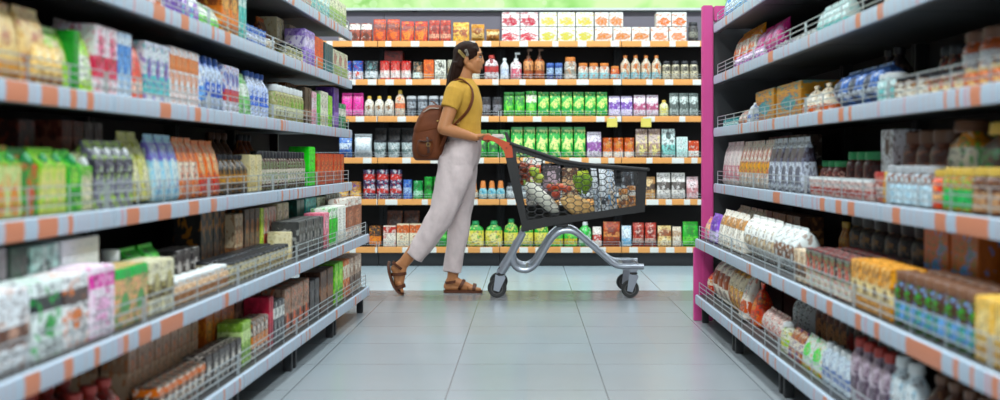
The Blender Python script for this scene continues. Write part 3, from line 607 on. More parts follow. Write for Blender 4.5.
T2 = [
# ---- right, topmost and fifth up
("R0", 722, 745, .13, .16, 'pouch', 'rice_cake_bag', ("6F9CC0","DCE4E8",.3,.6,"4A78A8",.75,.2), "blue and white rice cake bag"),
("R0", 746, 790, .13, .16, 'pouch', 'popcorn_bag', ("D8B8C4","C8507A",.2,.5,"E8E0E4",.7,.2), "pale pink popcorn bag"),
("R1", 721, 748, .2, 29, 'pillow', 'crisp_bag', ("E8A83A","E4DCCC",.35,.7,"D87A2E",.3,.2,'C2382E'), "orange crisp bag with white and red middle", dict(lean=14, sb=.06)),
("R1", 749, 772, .17, 24, 'pillow', 'candy_bag', ("CE4A92","A03A80",.1,.35,"E8B8D8",.6,.2), "hot pink candy bag", dict(lean=16, sb=.06)),
("R1", 733, 760, .1, 52, 'pouch', 'marshmallow_bag', ("D2A0C8","E4D8E4",.4,.75,"9A5AA8",.25,.2), "lilac marshmallow bag in front", dict(sb=.016, d=.036)),
("R1", 773, 792, .1, 42, 'tub', 'nut_tub', ("CFC8CC","3A3436",.3,.7,"9A7AA0",.5,.1), "low white tub with black band", dict(cap='w')),
("R1", 793, 814, .1, 34, 'tub', 'seed_tub', ("D2D2CE","7A7470",.25,.5,"B8A898",.6,.12), "low white tub with grey band", dict(cap='w')),
("R1", 815, 842, .1, 2, 'pouch', 'rice_pouch', ("CADBD8","6FB4B0",.1,.3,"E4EAE6",.6,.2,'4A9490'), "white rice pouch with teal print", dict(sb=.04)),
("R1", 843, 881, .1, -4, 'pouch', 'lentil_pouch', ("D8B070","E6DCC8",.45,.75,"B8743A",.25,.22), "amber lentil pouch", dict(sb=.04)),
("R1", 882, 945, .12, .13, 'pouch', 'bean_pouch', ("D2CFC4","B09A78",.2,.5,"E4E0D6",.7,.2), "off white bean pouch", dict(sb=.04)),
# ---- right, fourth up
("R2", 720, 736, .09, 119, 'jar', 'baby_food_jar', ("4FA0A0","C8DCD8",.3,.6,"2F7F80",.75,.1), "small teal baby food jar", dict(cap='t')),
("R2", 737, 745, .12, 110, 'pouch', 'puree_pouch', ("B08A78","D8CCC4",.4,.7,"8A5A48",.2,.2), "brown and white puree pouch"),
("R2", 745.5, 747.2, .12, 103, 'pouch', 'rusk_bag', ("D2D6DA","8A9AC0",.2,.45,"E4E6E8",.7,.2), "white rusk bag with blue band"),
("R2", 754, 801, .42, 87, 'box', 'toy_box', ("B88A42","C89C50",.75,1,"2F8A8C",.45,.22,'3A5A98'), "wide mustard box with blue green picture", dict(sb=.08, d=.2)),
("R2", 798, 822, .2, 85, 'pyramid', 'panettone_bag', ("DCD0BC","C8743A",.1,.3,"E4E0D4",.5,.2), "white and orange bag tied at the top", dict(sb=.04)),
("R2", 829, 872, .17, 68, 'pillow', 'wet_wipes_pack', ("6F8FC4","DCE2EA",.3,.45,"1E2A4A",.6,.2,'2A3A68'), "blue and white plastic wrapped pack", dict(sb=.06, d=.14)),
("R2", 873, 888, .1, 74, 'jar', 'mustard_jar', ("BFD4D2","7FB0AE",.2,.6,"DCE6E4",.4,.12,'4A8886'), "pale teal mustard jar", dict(cap='w')),
("R2", 889, 921, .085, 76, 'jar', 'chutney_jar', ("4A3228","D8D4C8",.12,.58,"B08A60",.35,.14), "dark chutney jar with white label", dict(cap='k')),
("R2", 922, 957, .085, 72, 'jar', 'relish_jar', ("5A3A26","D4C4A4",.12,.6,"C85A3A",.35,.12), "brown relish jar with cream label", dict(cap='k')),
("R2", 958, 1010, .085, 66, 'jar', 'peach_jar', ("B8702E","D8B888",.12,.45,"D8603A",.3,.14), "orange preserve jar", dict(cap='y')),
("R2", 873, 890, .14, 45, 'bottle', 'port_bottle', ("3A3034","7A6A60",.2,.4,"241C20",.6,.1), "blackish bottle with taupe label behind", dict(cap='k', sb=.24)),
("R2", 935, 952, .1, 46, 'jar', 'cherry_jar', ("3E2622","C8A888",.1,.6,"A85A3A",.35,.12), "dark cherry jar behind", dict(cap='k', sb=.22)),
("R2", 954, 990, .15, 30, 'jar', 'honey_jar', ("A85A20","E4E6E8",.35,.75,"B8702A",.15,.1), "large amber jar with white label behind", dict(cap='n', sb=.125)),
("R2", 991, 1012, .12, 38, 'jar', 'piccalilli_jar', ("E0A63E","E8C878",.2,.6,"B87A2A",.7,.1), "golden yellow jar behind", dict(cap='y', sb=.125)),
# ---- right, third up
("R3", 716, 737, .11, 142, 'pouch', 'sugar_bag', ("D6C8C4","C08A90",.15,.45,"E6DEDA",.65,.2), "blush white sugar bag"),
("R3", 737.5, 766, .11, 141, 'pouch', 'salt_bag', ("D2CCC4","D8A84A",.3,.55,"B07A70",.7,.15), "white bag with yellow patch"),
("R3", 766.5, 800, .12, 138, 'pouch', 'pretzel_bag', ("CDD2DA","4A4048",.55,.8,"6A6A78",.3,.2,'2E2A34'), "white pretzel bag with charcoal print"),
("R3", 768, 800, .12, 128, 'box', 'oat_bar_box', ("8A7468","D2C8C0",.3,.6,"5A463C",.7,.2), "brown bar box deep behind the white bags", dict(sb=.22)),
("R3", 803, 815, .1, 166, 'pouch', 'turmeric_pouch', ("D8912E","B86A1E",.1,.3,"E8B868",.6,.2), "saffron orange pouch", dict(sb=.1)),
("R3", 817, 836, .1, 161, 'jar', 'beetroot_jar', ("5A2A22","C8A090",.08,.35,"7A3A2C",.6,.12), "deep red jar with green lid, shorter one", dict(cap='g', sb=.1)),
("R3", 842, 867, .12, 152, 'jar', 'passata_jar', ("4E2620","8A4A3C",.1,.4,"6A3228",.6,.12), "deep red jar with green lid, taller one", dict(cap='g', sb=.12)),
("R3", 806, 865, .085, 178, 'tub', 'dip_tub', ("D2C0BA","B85A50",.2,.55,"E4DAD4",.65,.14), "low white and red dip tub in front", dict(cap='w', sb=.015)),
("R3", 880, 893, .15, 130, 'box', 'cocoa_tin', ("E4E6EA","5A3A30",.0,.35,"5A3A30",.75,.14,'6A5A58'), "white and brown box with rust top", dict(sb=.11, d=.09)),
("R3", 897, 938, .13, 131, 'jar', 'gherkin_jar', ("6A4434","9A6E58",.2,.65,"4A3024",.45,.14), "big dark brown jar with rust lid", dict(cap='n', sb=.13)),
("R3", 940, 972, .2, 120, 'flask', 'apple_juice_bottle', ("D89A30","E4E0D0",.45,.8,"2F9A50",.35,.14), "amber juice bottle with white and green label", dict(cap='n', sb=.115, d=.09)),
("R3", 973, 1004, .2, 122, 'flask', 'cider_bottle', ("5A3A22","7A5A38",.1,.3,"1E9A50",.5,.17), "dark bottle with round green label", dict(cap='y', sb=.115, d=.09)),
("R3", 869, 880, .08, 172, 'tub', 'salsa_tub', ("C88A80","E0D0CA",.3,.6,"A85A50",.7,.1), "small pinkish tub", dict(cap='r')),
("R3", 880.5, 886, .08, 172, 'jar', 'curry_jar', ("D4A23C","E0C070",.3,.6,"B87A20",.7,.1), "small yellow curry jar", dict(cap='y')),
("R3", 882, 925, .075, 166, 'jar', 'tapenade_jar', ("7A5030","BFD4DC",.05,.62,"D8E4E8",.3,.2,'5A8AA0'), "jar with silver lid and striped pale blue label", dict(cap='s', sb=.02)),
("R3", 925.5, 938, .07, 170, 'jar', 'pepper_jar', ("C8502E","D8B088",.2,.5,"E08A5A",.6,.12), "red orange pepper jar", dict(cap='y', sb=.02)),
("R3", 938.5, 966, .075, 168, 'jar', 'pesto_jar', ("A87838","1FA05A",.12,.6,"2FB86A",.35,.14), "honey coloured jar with green round label", dict(cap='y', sb=.02)),
("R3", 966.5, 1008, .08, 168, 'jar', 'marmalade_jar', ("5A3A22","C0A080",.1,.55,"8A5A34",.4,.12), "brown marmalade jar with gold lid", dict(cap='y', sb=.02)),
# ---- right, second up
("R4", 700, 707, .2, 217, 'pouch', 'lavender_pouch', ("C88AA8","E0C0B0",.4,.7,"D8A04A",.85,.12), "rose pouch with yellow corner", dict(sb=.03)),
("R4", 707.5, 716, .2, 214, 'pouch', 'violet_pouch', ("8A62B4","CFC4DC",.1,.4,"6A459A",.7,.2), "violet pouch", dict(sb=.03)),
("R4", 716.5, 740, .16, 212, 'pouch', 'bread_mix_bag', ("D6D0C6","B08A60",.6,.85,"E4E0D8",.3,.2), "ivory bread mix bag with brown band", dict(sb=.03, d=.09)),
("R4", 740.5, 770, .15, 218, 'pillow', 'pita_bag', ("D0D0CC","B8A890",.3,.55,"E6E6E2",.7,.25), "white pillow bag", dict(sb=.03, d=.11)),
("R4", 770.5, 793, .15, 226, 'pillow', 'tortilla_bag', ("CBCFCE","7A5A44",.32,.62,"D8DCDA",.75,.2), "white pillow bag with brown window", dict(sb=.03, d=.11)),
("R4", 720, 760, .16, 208, 'pillow', 'bagel_bag', ("C8BAA4","8A5E38",.3,.7,"D8D0C4",.8,.15), "tan bagel bag in the back row", dict(sb=.18, d=.1)),
("R4", 766, 800, .14, 214, 'box', 'crumpet_box', ("6A4A32","A88058",.4,.7,"4A3020",.2,.2), "brown crumpet box in the back row", dict(sb=.2)),
("R4", 793.5, 804, .1, 250, 'box', 'fig_bar_box', ("D2C4B0","5A4234",.2,.55,"B89878",.7,.15), "cream and brown bar box", dict(sb=.02)),
("R4", 804.5, 849, .085, 254, 'box', 'soup_box', ("2A2428","D8D2C8",.05,.42,"C03A34",.6,.16,'5AA04A'), "black box with red and white picture", dict(sb=.02, rows=2, d=.09)),
("R4", 849.5, 890, .11, 264, 'box', 'corn_snack_box', ("D2A04C","E2CFA0",.3,.6,"5A3020",.45,.14), "honey yellow box with dark picture", dict(sb=.02, d=.1)),
("R4", 890.5, 973, .075, 281, 'jar', 'coffee_jar', ("4A2E20","8AB4DC",.12,.5,"3E9A4A",.16,.09,'3A2418'), "dark brown jar with sky blue and green label", dict(cap='n', sb=.02, rows=2)),
("R4", 974, 1010, .12, 300, 'box', 'cornflake_box', ("D4B468","C09840",.1,.3,"E4D09A",.6,.2), "pale yellow box beside the brown jars", dict(sb=.02, d=.12)),
("R4", 836, 843, .05, 222, 'bottle', 'oil_bottle', ("B8843A","D8B468",.2,.5,"8A5A20",.6,.1), "slim golden oil bottle", dict(cap='y', sb=.24)),
("R4", 844, 920, .14, 219, 'jar', 'ground_coffee_jar', ("241E1C","4A4038",.3,.6,"8A6A3A",.45,.1), "black jar in the back row", dict(cap='k', sb=.24)),
("R4", 922, 979, .24, 232, 'box', 'coffee_refill_pack', ("BC6E24","A45C1E",.1,.3,"5FB0E8",.5,.16,'3E8A3A'), "large amber pack with blue and green picture", dict(sb=.2, d=.1)),
("R4", 994, 1012, .14, 232, 'jar', 'dark_jar', ("2A2018","5A7A5A",.4,.6,"3A2A20",.2,.1), "dark brown jar beside the amber pack", dict(cap='k', sb=.24)),
# ---- right, bottom
("R5", 697, 707, .16, 272, 'pillow', 'tomato_crisps_bag', ("C8472E","E0D4C4",.4,.65,"D8903A",.25,.2), "red crisps bag at the bottom shelf end", dict(sb=.04, lean=8)),
("R5", 707.5, 722, .15, 263, 'pillow', 'cookie_bag', ("D8CEC0","8A5230",.35,.7,"E8E2D8",.8,.15), "ivory cookie bag with brown window", dict(sb=.04, lean=10, d=.09)),
("R5", 722.5, 736, .15, 268, 'pillow', 'crouton_bag', ("D0A868","E0D4BC",.5,.8,"A86A30",.3,.2), "sandy crouton bag", dict(sb=.04, lean=10, d=.09)),
("R5", 736.5, 742.5, .14, 274, 'pouch', 'biscuit_pouch', ("DAD2C4","C8703A",.15,.4,"E6E2DA",.65,.2), "white and rust biscuit pouch", dict(sb=.04, lean=10)),
("R5", 747.5, 756, .14, 283, 'pyramid', 'spice_pouch', ("CC4A2A","D8703A",.1,.3,"E09A5A",.5,.15), "scarlet tapering pouch", dict(sb=.06)),
("R5", 742, 800, .34, .27, 'box', 'gift_box', ("4E1A18","5E2220",.1,.2,"4E1A18",.6,.05,'5A201E'), "big maroon box standing at the back", dict(sb=.24, d=.14)),
("R5", 757, 776, .12, 313, 'pillow', 'wafer_bag', ("D8BCB4","E6DCD6",.4,.7,"C07A70",.25,.2), "pale pink wafer bag", dict(sb=.03, d=.08, lean=8)),
("R5", 778.5, 786, .1, 322, 'flask', 'ranch_bottle', ("D8D6CC","A8C850",.3,.55,"D8C84A",.35,.12), "white squeeze bottle with lime label", dict(cap='w', sb=.04)),
("R5", 786.5, 799, .1, 330, 'pouch', 'trail_mix_pouch', ("B0764A","D8D0C4",.4,.65,"5A3A80",.2,.15), "caramel brown trail mix pouch", dict(sb=.04)),
("R5", 790, 806, .1, .19, 'bottle', 'milk_bottle', ("D8DCDC","C8CCCC",.2,.4,"E4E6E6",.6,.1), "white milk bottle in the back row", dict(cap='w', sb=.18)),
("R5", 799.5, 819, .16, 338, 'pouch', 'frozen_pea_pouch', ("D2D6D2","C8A04A",.02,.18,"22D83A",.56,.24,'C8CCC8'), "white pouch with a bright green diamond", dict(sb=.04)),
("R5", 819.5, 846, .085, 348, 'flask', 'mouthwash_bottle', ("C8D2D8","7A88A8",.2,.5,"E0E4E8",.6,.12,'4A5A88'), "pale blue bottle with white cap", dict(cap='w', sb=.04)),
("R5", 846.5, 885, .09, .2, 'flask', 'shampoo_bottle', ("9A8A94","6A5A6A",.3,.6,"C8BCC4",.6,.14), "mauve shampoo bottle", dict(cap='r', sb=.04)),
("R5", 886, 912, .09, .21, 'flask', 'lotion_bottle', ("D4DADC","8FB8C8",.2,.5,"E4E8EA",.6,.14), "white lotion bottle at the picture edge", dict(cap='w', sb=.04)),
("R5", 812, 842, .1, .21, 'bottle', 'syrup_bottle', ("7A5648","B89070",.3,.6,"5A3A2C",.6,.1), "brown syrup bottle in the back row", dict(cap='n', sb=.2)),
("R5", 918, 975, .1, .2, 'bottle', 'stout_bottle', ("5A3A2A","A88058",.3,.6,"3A2418",.6,.1), "chestnut brown bottle beside the white lotion bottles", dict(cap='n', sb=.05)),
("R5", 843, 900, .1, .22, 'bottle', 'cola_bottle', ("3E2C28","8A3A34",.3,.6,"2A1C1A",.6,.1), "dark cola bottle in the back row", dict(cap='n', sb=.2)),
]
T3 = [
# ---- back wall, top shelf
("B1", 338, 348, .09, 24, 'pouch', 'couscous_pouch', ("D0CCC4","8A6A58",.2,.5,"B8A898",.7,.2), "white and brown pouch behind the left shelf end"),
("B1", 348.5, 372, .1, 23, 'pouch', 'bean_bag', ("9A5028","D8D4CC",.65,.95,"6A3418",.3,.2), "brown pouch with white top"),
("B1", 372.5, 400, .1, 19, 'pouch', 'paprika_crisps_bag', ("B8502A","7A3A22",.5,.8,"D8803A",.3,.2), "rust red snack pouch"),
("B1", 400.5, 428, .1, 21, 'pouch', 'chilli_nut_bag', ("C24A28","8A3018",.55,.75,"E09A4A",.3,.2), "brick red snack pouch"),
("B1", 428.5, 451, .1, 20, 'pouch', 'barbecue_crisps_bag', ("B6482A","D8A890",.15,.35,"7A2A18",.6,.2), "orange red snack pouch behind the woman's head"),
("B1", 452, 470, .1, 22, 'pouch', 'cheese_puff_bag', ("CDA448","9A5A30",.3,.6,"E0C878",.75,.2), "golden yellow snack bag"),
("B1", 470.5, 485, .12, 24, 'pillow', 'peanut_bag', ("C89A54","D8BC88",.2,.5,"8A5A2E",.6,.2), "tan peanut bag"),
("B1", 485.5, 500, .12, 29, 'pillow', 'pretzel_pack', ("B88A50","DCC89A",.5,.8,"8A6030",.3,.2), "low sandy pretzel pack"),
("B1", 501.5, 538.5, .15, .118, 'box', 'strawberry_ice_box', ("DAD8D4","E0DEDA",.05,.1,"C03A52",.35,.3,'B8B6B2'), "white box with red berry picture in lower row", dict(d=.15)),
("B1", 539, 594, .15, .118, 'box', 'lemon_ice_box', ("DAD9D2","E0DEDA",.05,.1,"C2B848",.35,.3,'B8B6B2'), "white box with yellow picture in lower row", dict(d=.15)),
("B1", 594.5, 650, .15, .118, 'box', 'caramel_ice_box', ("DAD8D2","E0DEDA",.05,.1,"C88A48",.35,.3,'B8B6B2'), "white box with caramel picture in lower row", dict(d=.15)),
("B1", 650.5, 687, .15, .118, 'box', 'peach_ice_box', ("DAD8D2","E0DEDA",.05,.1,"DD9A70",.35,.28,'B8B6B2'), "white box with peach picture in lower row", dict(d=.15)),
("B1", 501.5, 538.5, .15, .118, 'box', 'raspberry_ice_box', ("DAD8D4","E0DEDA",.05,.1,"B02A4A",.35,.32,'B8B6B2'), "white box with red berry picture in upper row", dict(d=.15, dz=.122)),
("B1", 539, 594, .15, .118, 'box', 'vanilla_ice_box', ("DAD9D2","E0DEDA",.05,.1,"C8B85A",.35,.3,'B8B6B2'), "white box with yellow picture in upper row", dict(d=.15, dz=.122)),
("B1", 594.5, 623.5, .12, .118, 'box', 'toffee_ice_box', ("DAD8D2","E0DEDA",.05,.1,"C8873A",.35,.32,'B8B6B2'), "white box with caramel picture in upper row", dict(d=.15, dz=.122)),
("B1", 656, 687, .13, .118, 'box', 'apricot_ice_box', ("DAD8D2","E0DEDA",.05,.1,"D8843A",.35,.3,'B8B6B2'), "white box with orange picture in upper row", dict(d=.15, dz=.122)),
("B1", 688.5, 699, .08, 22, 'jar', 'dark_tea_jar', ("4A4A4A","8A8A80",.2,.5,"2A2A2A",.6,.1), "dark grey jar at the top shelf end", dict(cap='k')),
# ---- back wall, fifth up
("B2", 340, 363, .09, 61, 'can', 'blue_milk_can', ("4A72B0","D8DCE0",.05,.45,"C8603A",.3,.14), "blue can with white foot"),
("B2", 363.5, 378, .09, 61, 'can', 'cocoa_can', ("3A3E40","C4C8C8",.1,.45,"6A8A8A",.65,.1), "black can with white band"),
("B2", 379, 411, .095, 61, 'can', 'tomato_can', ("C83A3A","DCD4CE",.1,.5,"E08A80",.75,.12), "red can with white band"),
("B2", 384, 403, .2, 51, 'case', 'chocolate_tin', ("7A2E22","A84A38",.2,.6,"5A1E18",.5,.1), "flat dark red tin behind the red cans", dict(sb=.22, dz=.16)),
("B2", 412, 423, .1, 62, 'can', 'coconut_can', ("2E3C38","C8D4CC",.1,.4,"B89A80",.65,.14), "black and teal can"),
("B2", 423.5, 434, .11, 60, 'box', 'orange_tea_box', ("D0702A","E0A060",.1,.3,"B85A20",.65,.18), "orange box"),
("B2", 434.5, 446, .11, 60, 'box', 'cookie_mix_box', ("D8D6CC","B8B8A8",.1,.3,"4A4A40",.72,.14), "white box with dark disc behind the woman's hair"),
("B2", 446.5, 480, .1, 60, 'can', 'pear_can', ("B8B4A4","8A7A60",.3,.6,"D8D4C8",.7,.1), "beige can hidden behind the woman's head"),
("B2", 484, 499, .085, 55, 'flask', 'window_spray_bottle', ("D2CCCC","B04A48",.3,.55,"8A3A40",.75,.1), "white and red spray bottle", dict(cap='r')),
("B2", 500, 509, .08, 58, 'bottle', 'lotion_bottle', ("D8DCDE","B8C4D0",.2,.5,"E4E6E8",.6,.1), "white lotion bottle"),
("B2", 510, 522, .085, 52, 'pump', 'soap_pump_bottle', ("D4CFCC","D07A88",.05,.4,"E0DAD8",.6,.12), "white pump bottle with pink foot"),
("B2", 523, 545, .085, 48, 'pump', 'brown_pump_bottle', ("9A5A34","C89A70",.3,.6,"6A3A20",.7,.1), "copper brown pump bottle", dict(cap='n')),
("B2", 546, 563, .085, 63, 'tub', 'blue_cream_tub', ("3E5C94","B8CCE0",.35,.7,"2A3F6E",.2,.1), "navy and blue tub", dict(cap='b')),
("B2", 564, 577, .1, 57, 'jar', 'tan_top_jar', ("C8C4BC","8A8A80",.2,.45,"B88A60",.7,.15), "white jar with large orange lid", dict(cap='o')),
("B2", 578, 610, .085, 63, 'jar', 'face_cream_jar', ("D4CEC4","8FC0C4",.1,.4,"B87A50",.7,.14), "low white jar with orange lid", dict(cap='o')),
("B2", 610.5, 620, .08, 66, 'jar', 'rust_jar', ("C06A3A","9AC0C4",.1,.4,"D89A6A",.65,.12), "low rust coloured jar", dict(cap='o')),
("B2", 620.5, 662, .085, 55, 'bottle', 'orange_cap_bottle', ("CFC2AE","8CB4B8",.05,.3,"B87840",.55,.14), "beige bottle with broad orange cap", dict(cap='o')),
("B2", 662.5, 699, .085, 61, 'jar', 'black_lid_jar', ("D0C8B0","8A8678",.45,.7,"3A3A38",.6,.14), "cream jar with black lid", dict(cap='k')),
# ---- back wall, fourth up
("B3", 341, 363.5, .1, 93, 'pouch', 'magenta_pouch', ("C8248A","E08ABC",.02,.3,"E060B0",.65,.2), "magenta pouch"),
("B3", 364, 394, .095, 96, 'flask', 'fabric_softener_bottle', ("D6D0C4","E4E0D8",.2,.4,"8A6A4A",.45,.12), "white bottle with gold cap", dict(cap='y')),
("B3", 394.5, 405, .09, 90, 'flask', 'conditioner_bottle', ("D4CABC","D88A6A",.3,.5,"B89A70",.7,.1), "white bottle with peach label and gold cap", dict(cap='y')),
("B3", 405.5, 450, .09, 96, 'tub', 'grey_tub', ("6A6E74","A8ACB0",.4,.7,"4A4C50",.2,.1), "slate grey tub behind the backpack", dict(cap='s')),
("B3", 480, 503, .085, 97, 'tub', 'charcoal_tub', ("4C4A4C","8A888C",.3,.6,"2E2C30",.7,.1), "charcoal tub beside the green bags", dict(cap='k')),
("B3", 503.5, 525, .1, 92, 'pouch', 'spinach_bag', ("1F9A3E","167A2E",.5,.9,"8AD04A",.3,.18), "deep green vegetable bag"),
("B3", 525.5, 537, .1, 91, 'pouch', 'bean_mix_bag', ("2FA24A","DCE0C8",.55,.85,"8ACB60",.3,.2), "green bag with white upper half"),
("B3", 537.5, 608, .1, 92, 'pouch', 'pea_bag', ("1FA044","178A38",.8,1,"DCE090",.5,.22,'2FA850'), "green bag with cream yellow oval"),
("B3", 608.5, 633, .1, 96, 'pouch', 'berry_bag', ("CFC4D8","7A52A0",.35,.7,"E4DCE8",.75,.15), "white bag with purple middle"),
("B3", 633.5, 659, .1, 95, 'pouch', 'cherry_bag', ("D2C4CC","A85A7A",.3,.6,"E4DCE0",.75,.15), "white bag with plum pink middle"),
("B3", 659.5, 669, .09, 100, 'flask', 'lemon_bottle', ("D6D6A8","C8C070",.2,.5,"E8E8D0",.6,.12), "pale yellow bottle", dict(cap='y')),
("B3", 669.5, 699, .095, 93, 'pouch', 'mushroom_bag', ("8A948E","5A6460",.3,.6,"C0C8C4",.7,.2), "grey green bag"),
# ---- back wall, third up
("B4", 338, 352, .12, 137, 'pillow', 'blue_ice_bag', ("5A82B4","CFD8E0",.4,.7,"38609A",.2,.2), "blue ice bag behind the left shelf end"),
("B4", 353, 372, .18, 134, 'pillow', 'white_net_bag', ("DADEDF","C8D0D4",.3,.5,"E8ECEC",.6,.2,'8A9AA0'), "big white bag with faint print", dict(d=.12)),
("B4", 372.5, 414, .11, 140, 'tub', 'black_lid_tub', ("B8C0C0","6A7A78",.2,.5,"D8DCDA",.6,.12), "white tub with black lid", dict(cap='k')),
("B4", 374, 414, .13, 128, 'pouch', 'charcoal_bag', ("2E2E2E","4A4A48",.3,.5,"1E1E1E",.7,.2), "black bag behind the white tubs", dict(sb=.2)),
("B4", 476, 510, .1, 130, 'pouch', 'broccoli_bag', ("2A8A48","1F6A38",.3,.6,"7ACB6A",.65,.2), "forest green bag behind the handle"),
("B4", 510.5, 586, .105, 127, 'pouch', 'garden_pea_bag', ("23A048","188038",.82,1,"DADC9A",.45,.22,'2FA850'), "green bag with large pale oval"),
("B4", 586.5, 602, .1, 132, 'pouch', 'blackberry_bag', ("D0C8D0","8A5A90",.25,.6,"E4E0E4",.75,.15), "white bag with mauve middle"),
("B4", 602.5, 635, .09, 138, 'can', 'apricot_can', ("C8703C","E0D8CC",.05,.3,"D89A5A",.65,.2), "orange can"),
("B4", 635.5, 661, .11, 129, 'pouch', 'nut_mix_pouch', ("9A8278","C8B8B0",.5,.8,"D8CC90",.25,.2), "brown and white nut pouch"),
("B4", 661.5, 676, .13, 129, 'pouch', 'fish_bag', ("CFDAD6","8FC4BC",.1,.45,"5A6A68",.75,.14), "white bag with mint foot"),
("B4", 676.5, 688, .12, 137, 'box', 'cod_box', ("CFDCD8","B0CCC6",.1,.4,"E0E8E4",.65,.2), "white box with mint edge"),
("B4", 688.5, 699, .12, 141, 'box', 'salmon_box', ("D06A3A","E0E0D8",.05,.4,"B85028",.7,.2), "orange and white box by the pink post"),
# ---- back wall, second up
("B5", 336, 361, .11, 182, 'can', 'gold_can', ("B88A50","D8B878",.2,.5,"7A5A90",.7,.14), "golden can behind the left shelf end"),
("B5", 362, 402, .11, .12, 'can', 'fruit_can', ("2E3A68","C84A3A",.42,.72,"DADCE0",.8,.12), "navy and red can in lower layer"),
("B5", 362, 402, .11, .12, 'can', 'fruit_can', ("2E3A68","C84A3A",.3,.7,"DADCE0",.88,.1), "navy and red can in upper layer", dict(dz=.122)),
("B5", 402.5, 412, .09, 180, 'can', 'blue_paint_can', ("5A82C0","B8CCE4",.3,.6,"3A5EA0",.7,.1), "light blue can"),
("B5", 412.5, 423, .09, 181, 'can', 'mint_can', ("2E9A5A","B8DCC4",.2,.45,"1F7A44",.7,.1), "mid green can"),
("B5", 423.5, 442, .1, 177, 'can', 'green_can', ("178A34","0F6A26",.4,.6,"3AB858",.75,.1), "tall deep green can beside the trousers"),
("B5", 470, 478, .09, 182, 'cone', 'brown_cone_jar', ("C8A070","DCD8C8",.1,.4,"A8743A",.6,.1), "tan cone topped jar", dict(cap='o')),
("B5", 478.5, 505, .085, 181, 'cone', 'teal_cone_jar', ("8FC0C8","D8D4C4",.05,.25,"4A90A0",.4,.1), "pale teal cone topped jar", dict(cap='o')),
("B5", 505.5, 640, .12, 183, 'jar', 'grey_jar', ("8A8E90","C0C4C4",.2,.5,"5A5E60",.6,.12), "grey jar seen through the cart basket", dict(cap='k')),
("B5", 641, 656, .11, 177, 'pouch', 'walnut_bag', ("A8845A","4A3A30",.4,.7,"D0B890",.75,.2), "light brown bag right of the basket"),
("B5", 656.5, 686, .12, 173, 'pouch', 'rice_bag', ("CFCAC4","5A544E",.35,.65,"E0DCD8",.8,.15), "white and charcoal bag"),
("B5", 686.5, 699, .11, 177, 'pouch', 'pink_salt_bag', ("D2B8B8","B88A8C",.2,.5,"E4D8D8",.7,.2), "pale rose bag by the pink post"),
# ---- back wall, bottom
("B6", 338, 368, .12, .18, 'box', 'dark_carton', ("2A2422","3A302C",.2,.5,"1E1A18",.7,.2), "black carton behind the left shelf end", dict(sb=.15)),
("B6", 369, 381, .12, 226, 'box', 'amber_box', ("3A2A1E","D8862E",.12,.5,"E8A848",.3,.12), "black box with amber window"),
("B6", 383, 396, .1, 226, 'box', 'cream_red_box', ("DCD4C8","B84A38",.65,.95,"E4DCD0",.35,.2), "cream box with red top"),
("B6", 396.5, 422, .1, 224, 'box', 'cream_orange_box', ("DCCFB8","C8702E",.6,.95,"E8DCC4",.3,.2), "cream box with orange top"),
("B6", 386, 420, .16, 211, 'pouch', 'brown_sack', ("6A3E22","8A5A34",.3,.6,"4A2A18",.7,.2), "brown sack behind the cream boxes", dict(sb=.2)),
("B6", 422.5, 447, .1, 219, 'flask', 'green_detergent_bottle', ("2A9A4A","8AD07A",.3,.55,"1F7A38",.7,.14), "emerald bottle between the legs", dict(cap='w')),
("B6", 466, 503, .13, 221, 'flask', 'yellow_oil_bottle', ("D2C46A","2FA04A",.62,.9,"E4DCA0",.35,.2), "yellow bottle with green shoulder", dict(cap='g', d=.09)),
("B6", 503.5, 549, .13, 219, 'flask', 'green_oil_bottle', ("2E9A48","D8CC70",.1,.5,"E4DC90",.3,.2), "green bottle with yellow label", dict(cap='g', d=.09)),
("B6", 549.5, 578, .13, 224, 'flask', 'lime_soap_bottle', ("3AA850","C8B04A",.1,.35,"8AD070",.6,.2), "grass green bottle behind the chassis", dict(cap='k', d=.09)),
("B6", 578.5, 592, .12, 222, 'flask', 'mint_soap_bottle', ("1FA23E","C8DCC8",.15,.4,"4AC86A",.65,.15), "vivid green bottle behind the chassis", dict(cap='w', d=.08)),
("B6", 592.5, 602, .12, 227, 'pouch', 'red_rice_pouch', ("D0C8C0","B84A3E",.3,.6,"E0DAD4",.75,.15), "white and red pouch under the basket"),
("B6", 602.5, 621, .12, 222, 'pillow', 'pastry_bag', ("A85A34","D8A070",.4,.6,"7A3A20",.65,.2), "russet pastry bag"),
("B6", 621.5, 632, .12, 226, 'pouch', 'soap_powder_pouch', ("C8D2D8","7AA8C0",.1,.4,"E0E6E8",.65,.2), "icy white powder pouch"),
("B6", 632.5, 657, .12, 223, 'pillow', 'sausage_bag', ("B0503C","D8C0B4",.15,.35,"7A2E24",.65,.2), "red brown sausage bag"),
("B6", 657.5, 672, .12, 226, 'pouch', 'cracker_pouch', ("D2BC8A","8A5A3A",.5,.8,"E4D8B8",.25,.2), "cream pouch with brown top"),
("B6", 672.5, 682, .12, 227, 'pouch', 'pale_pouch', ("CFC4B4","A89078",.5,.8,"E0D8CC",.25,.2), "pale beige pouch"),
("B6", 682.5, 699, .12, 222, 'pouch', 'lettuce_bag', ("2FA03A","7AC85A",.1,.4,"1F7F2C",.65,.2), "leaf green bag at the bottom shelf end"),
]
for row in T + T2 + T3:
    run(*row[:9], **(row[9] if len(row) > 9 else {}))
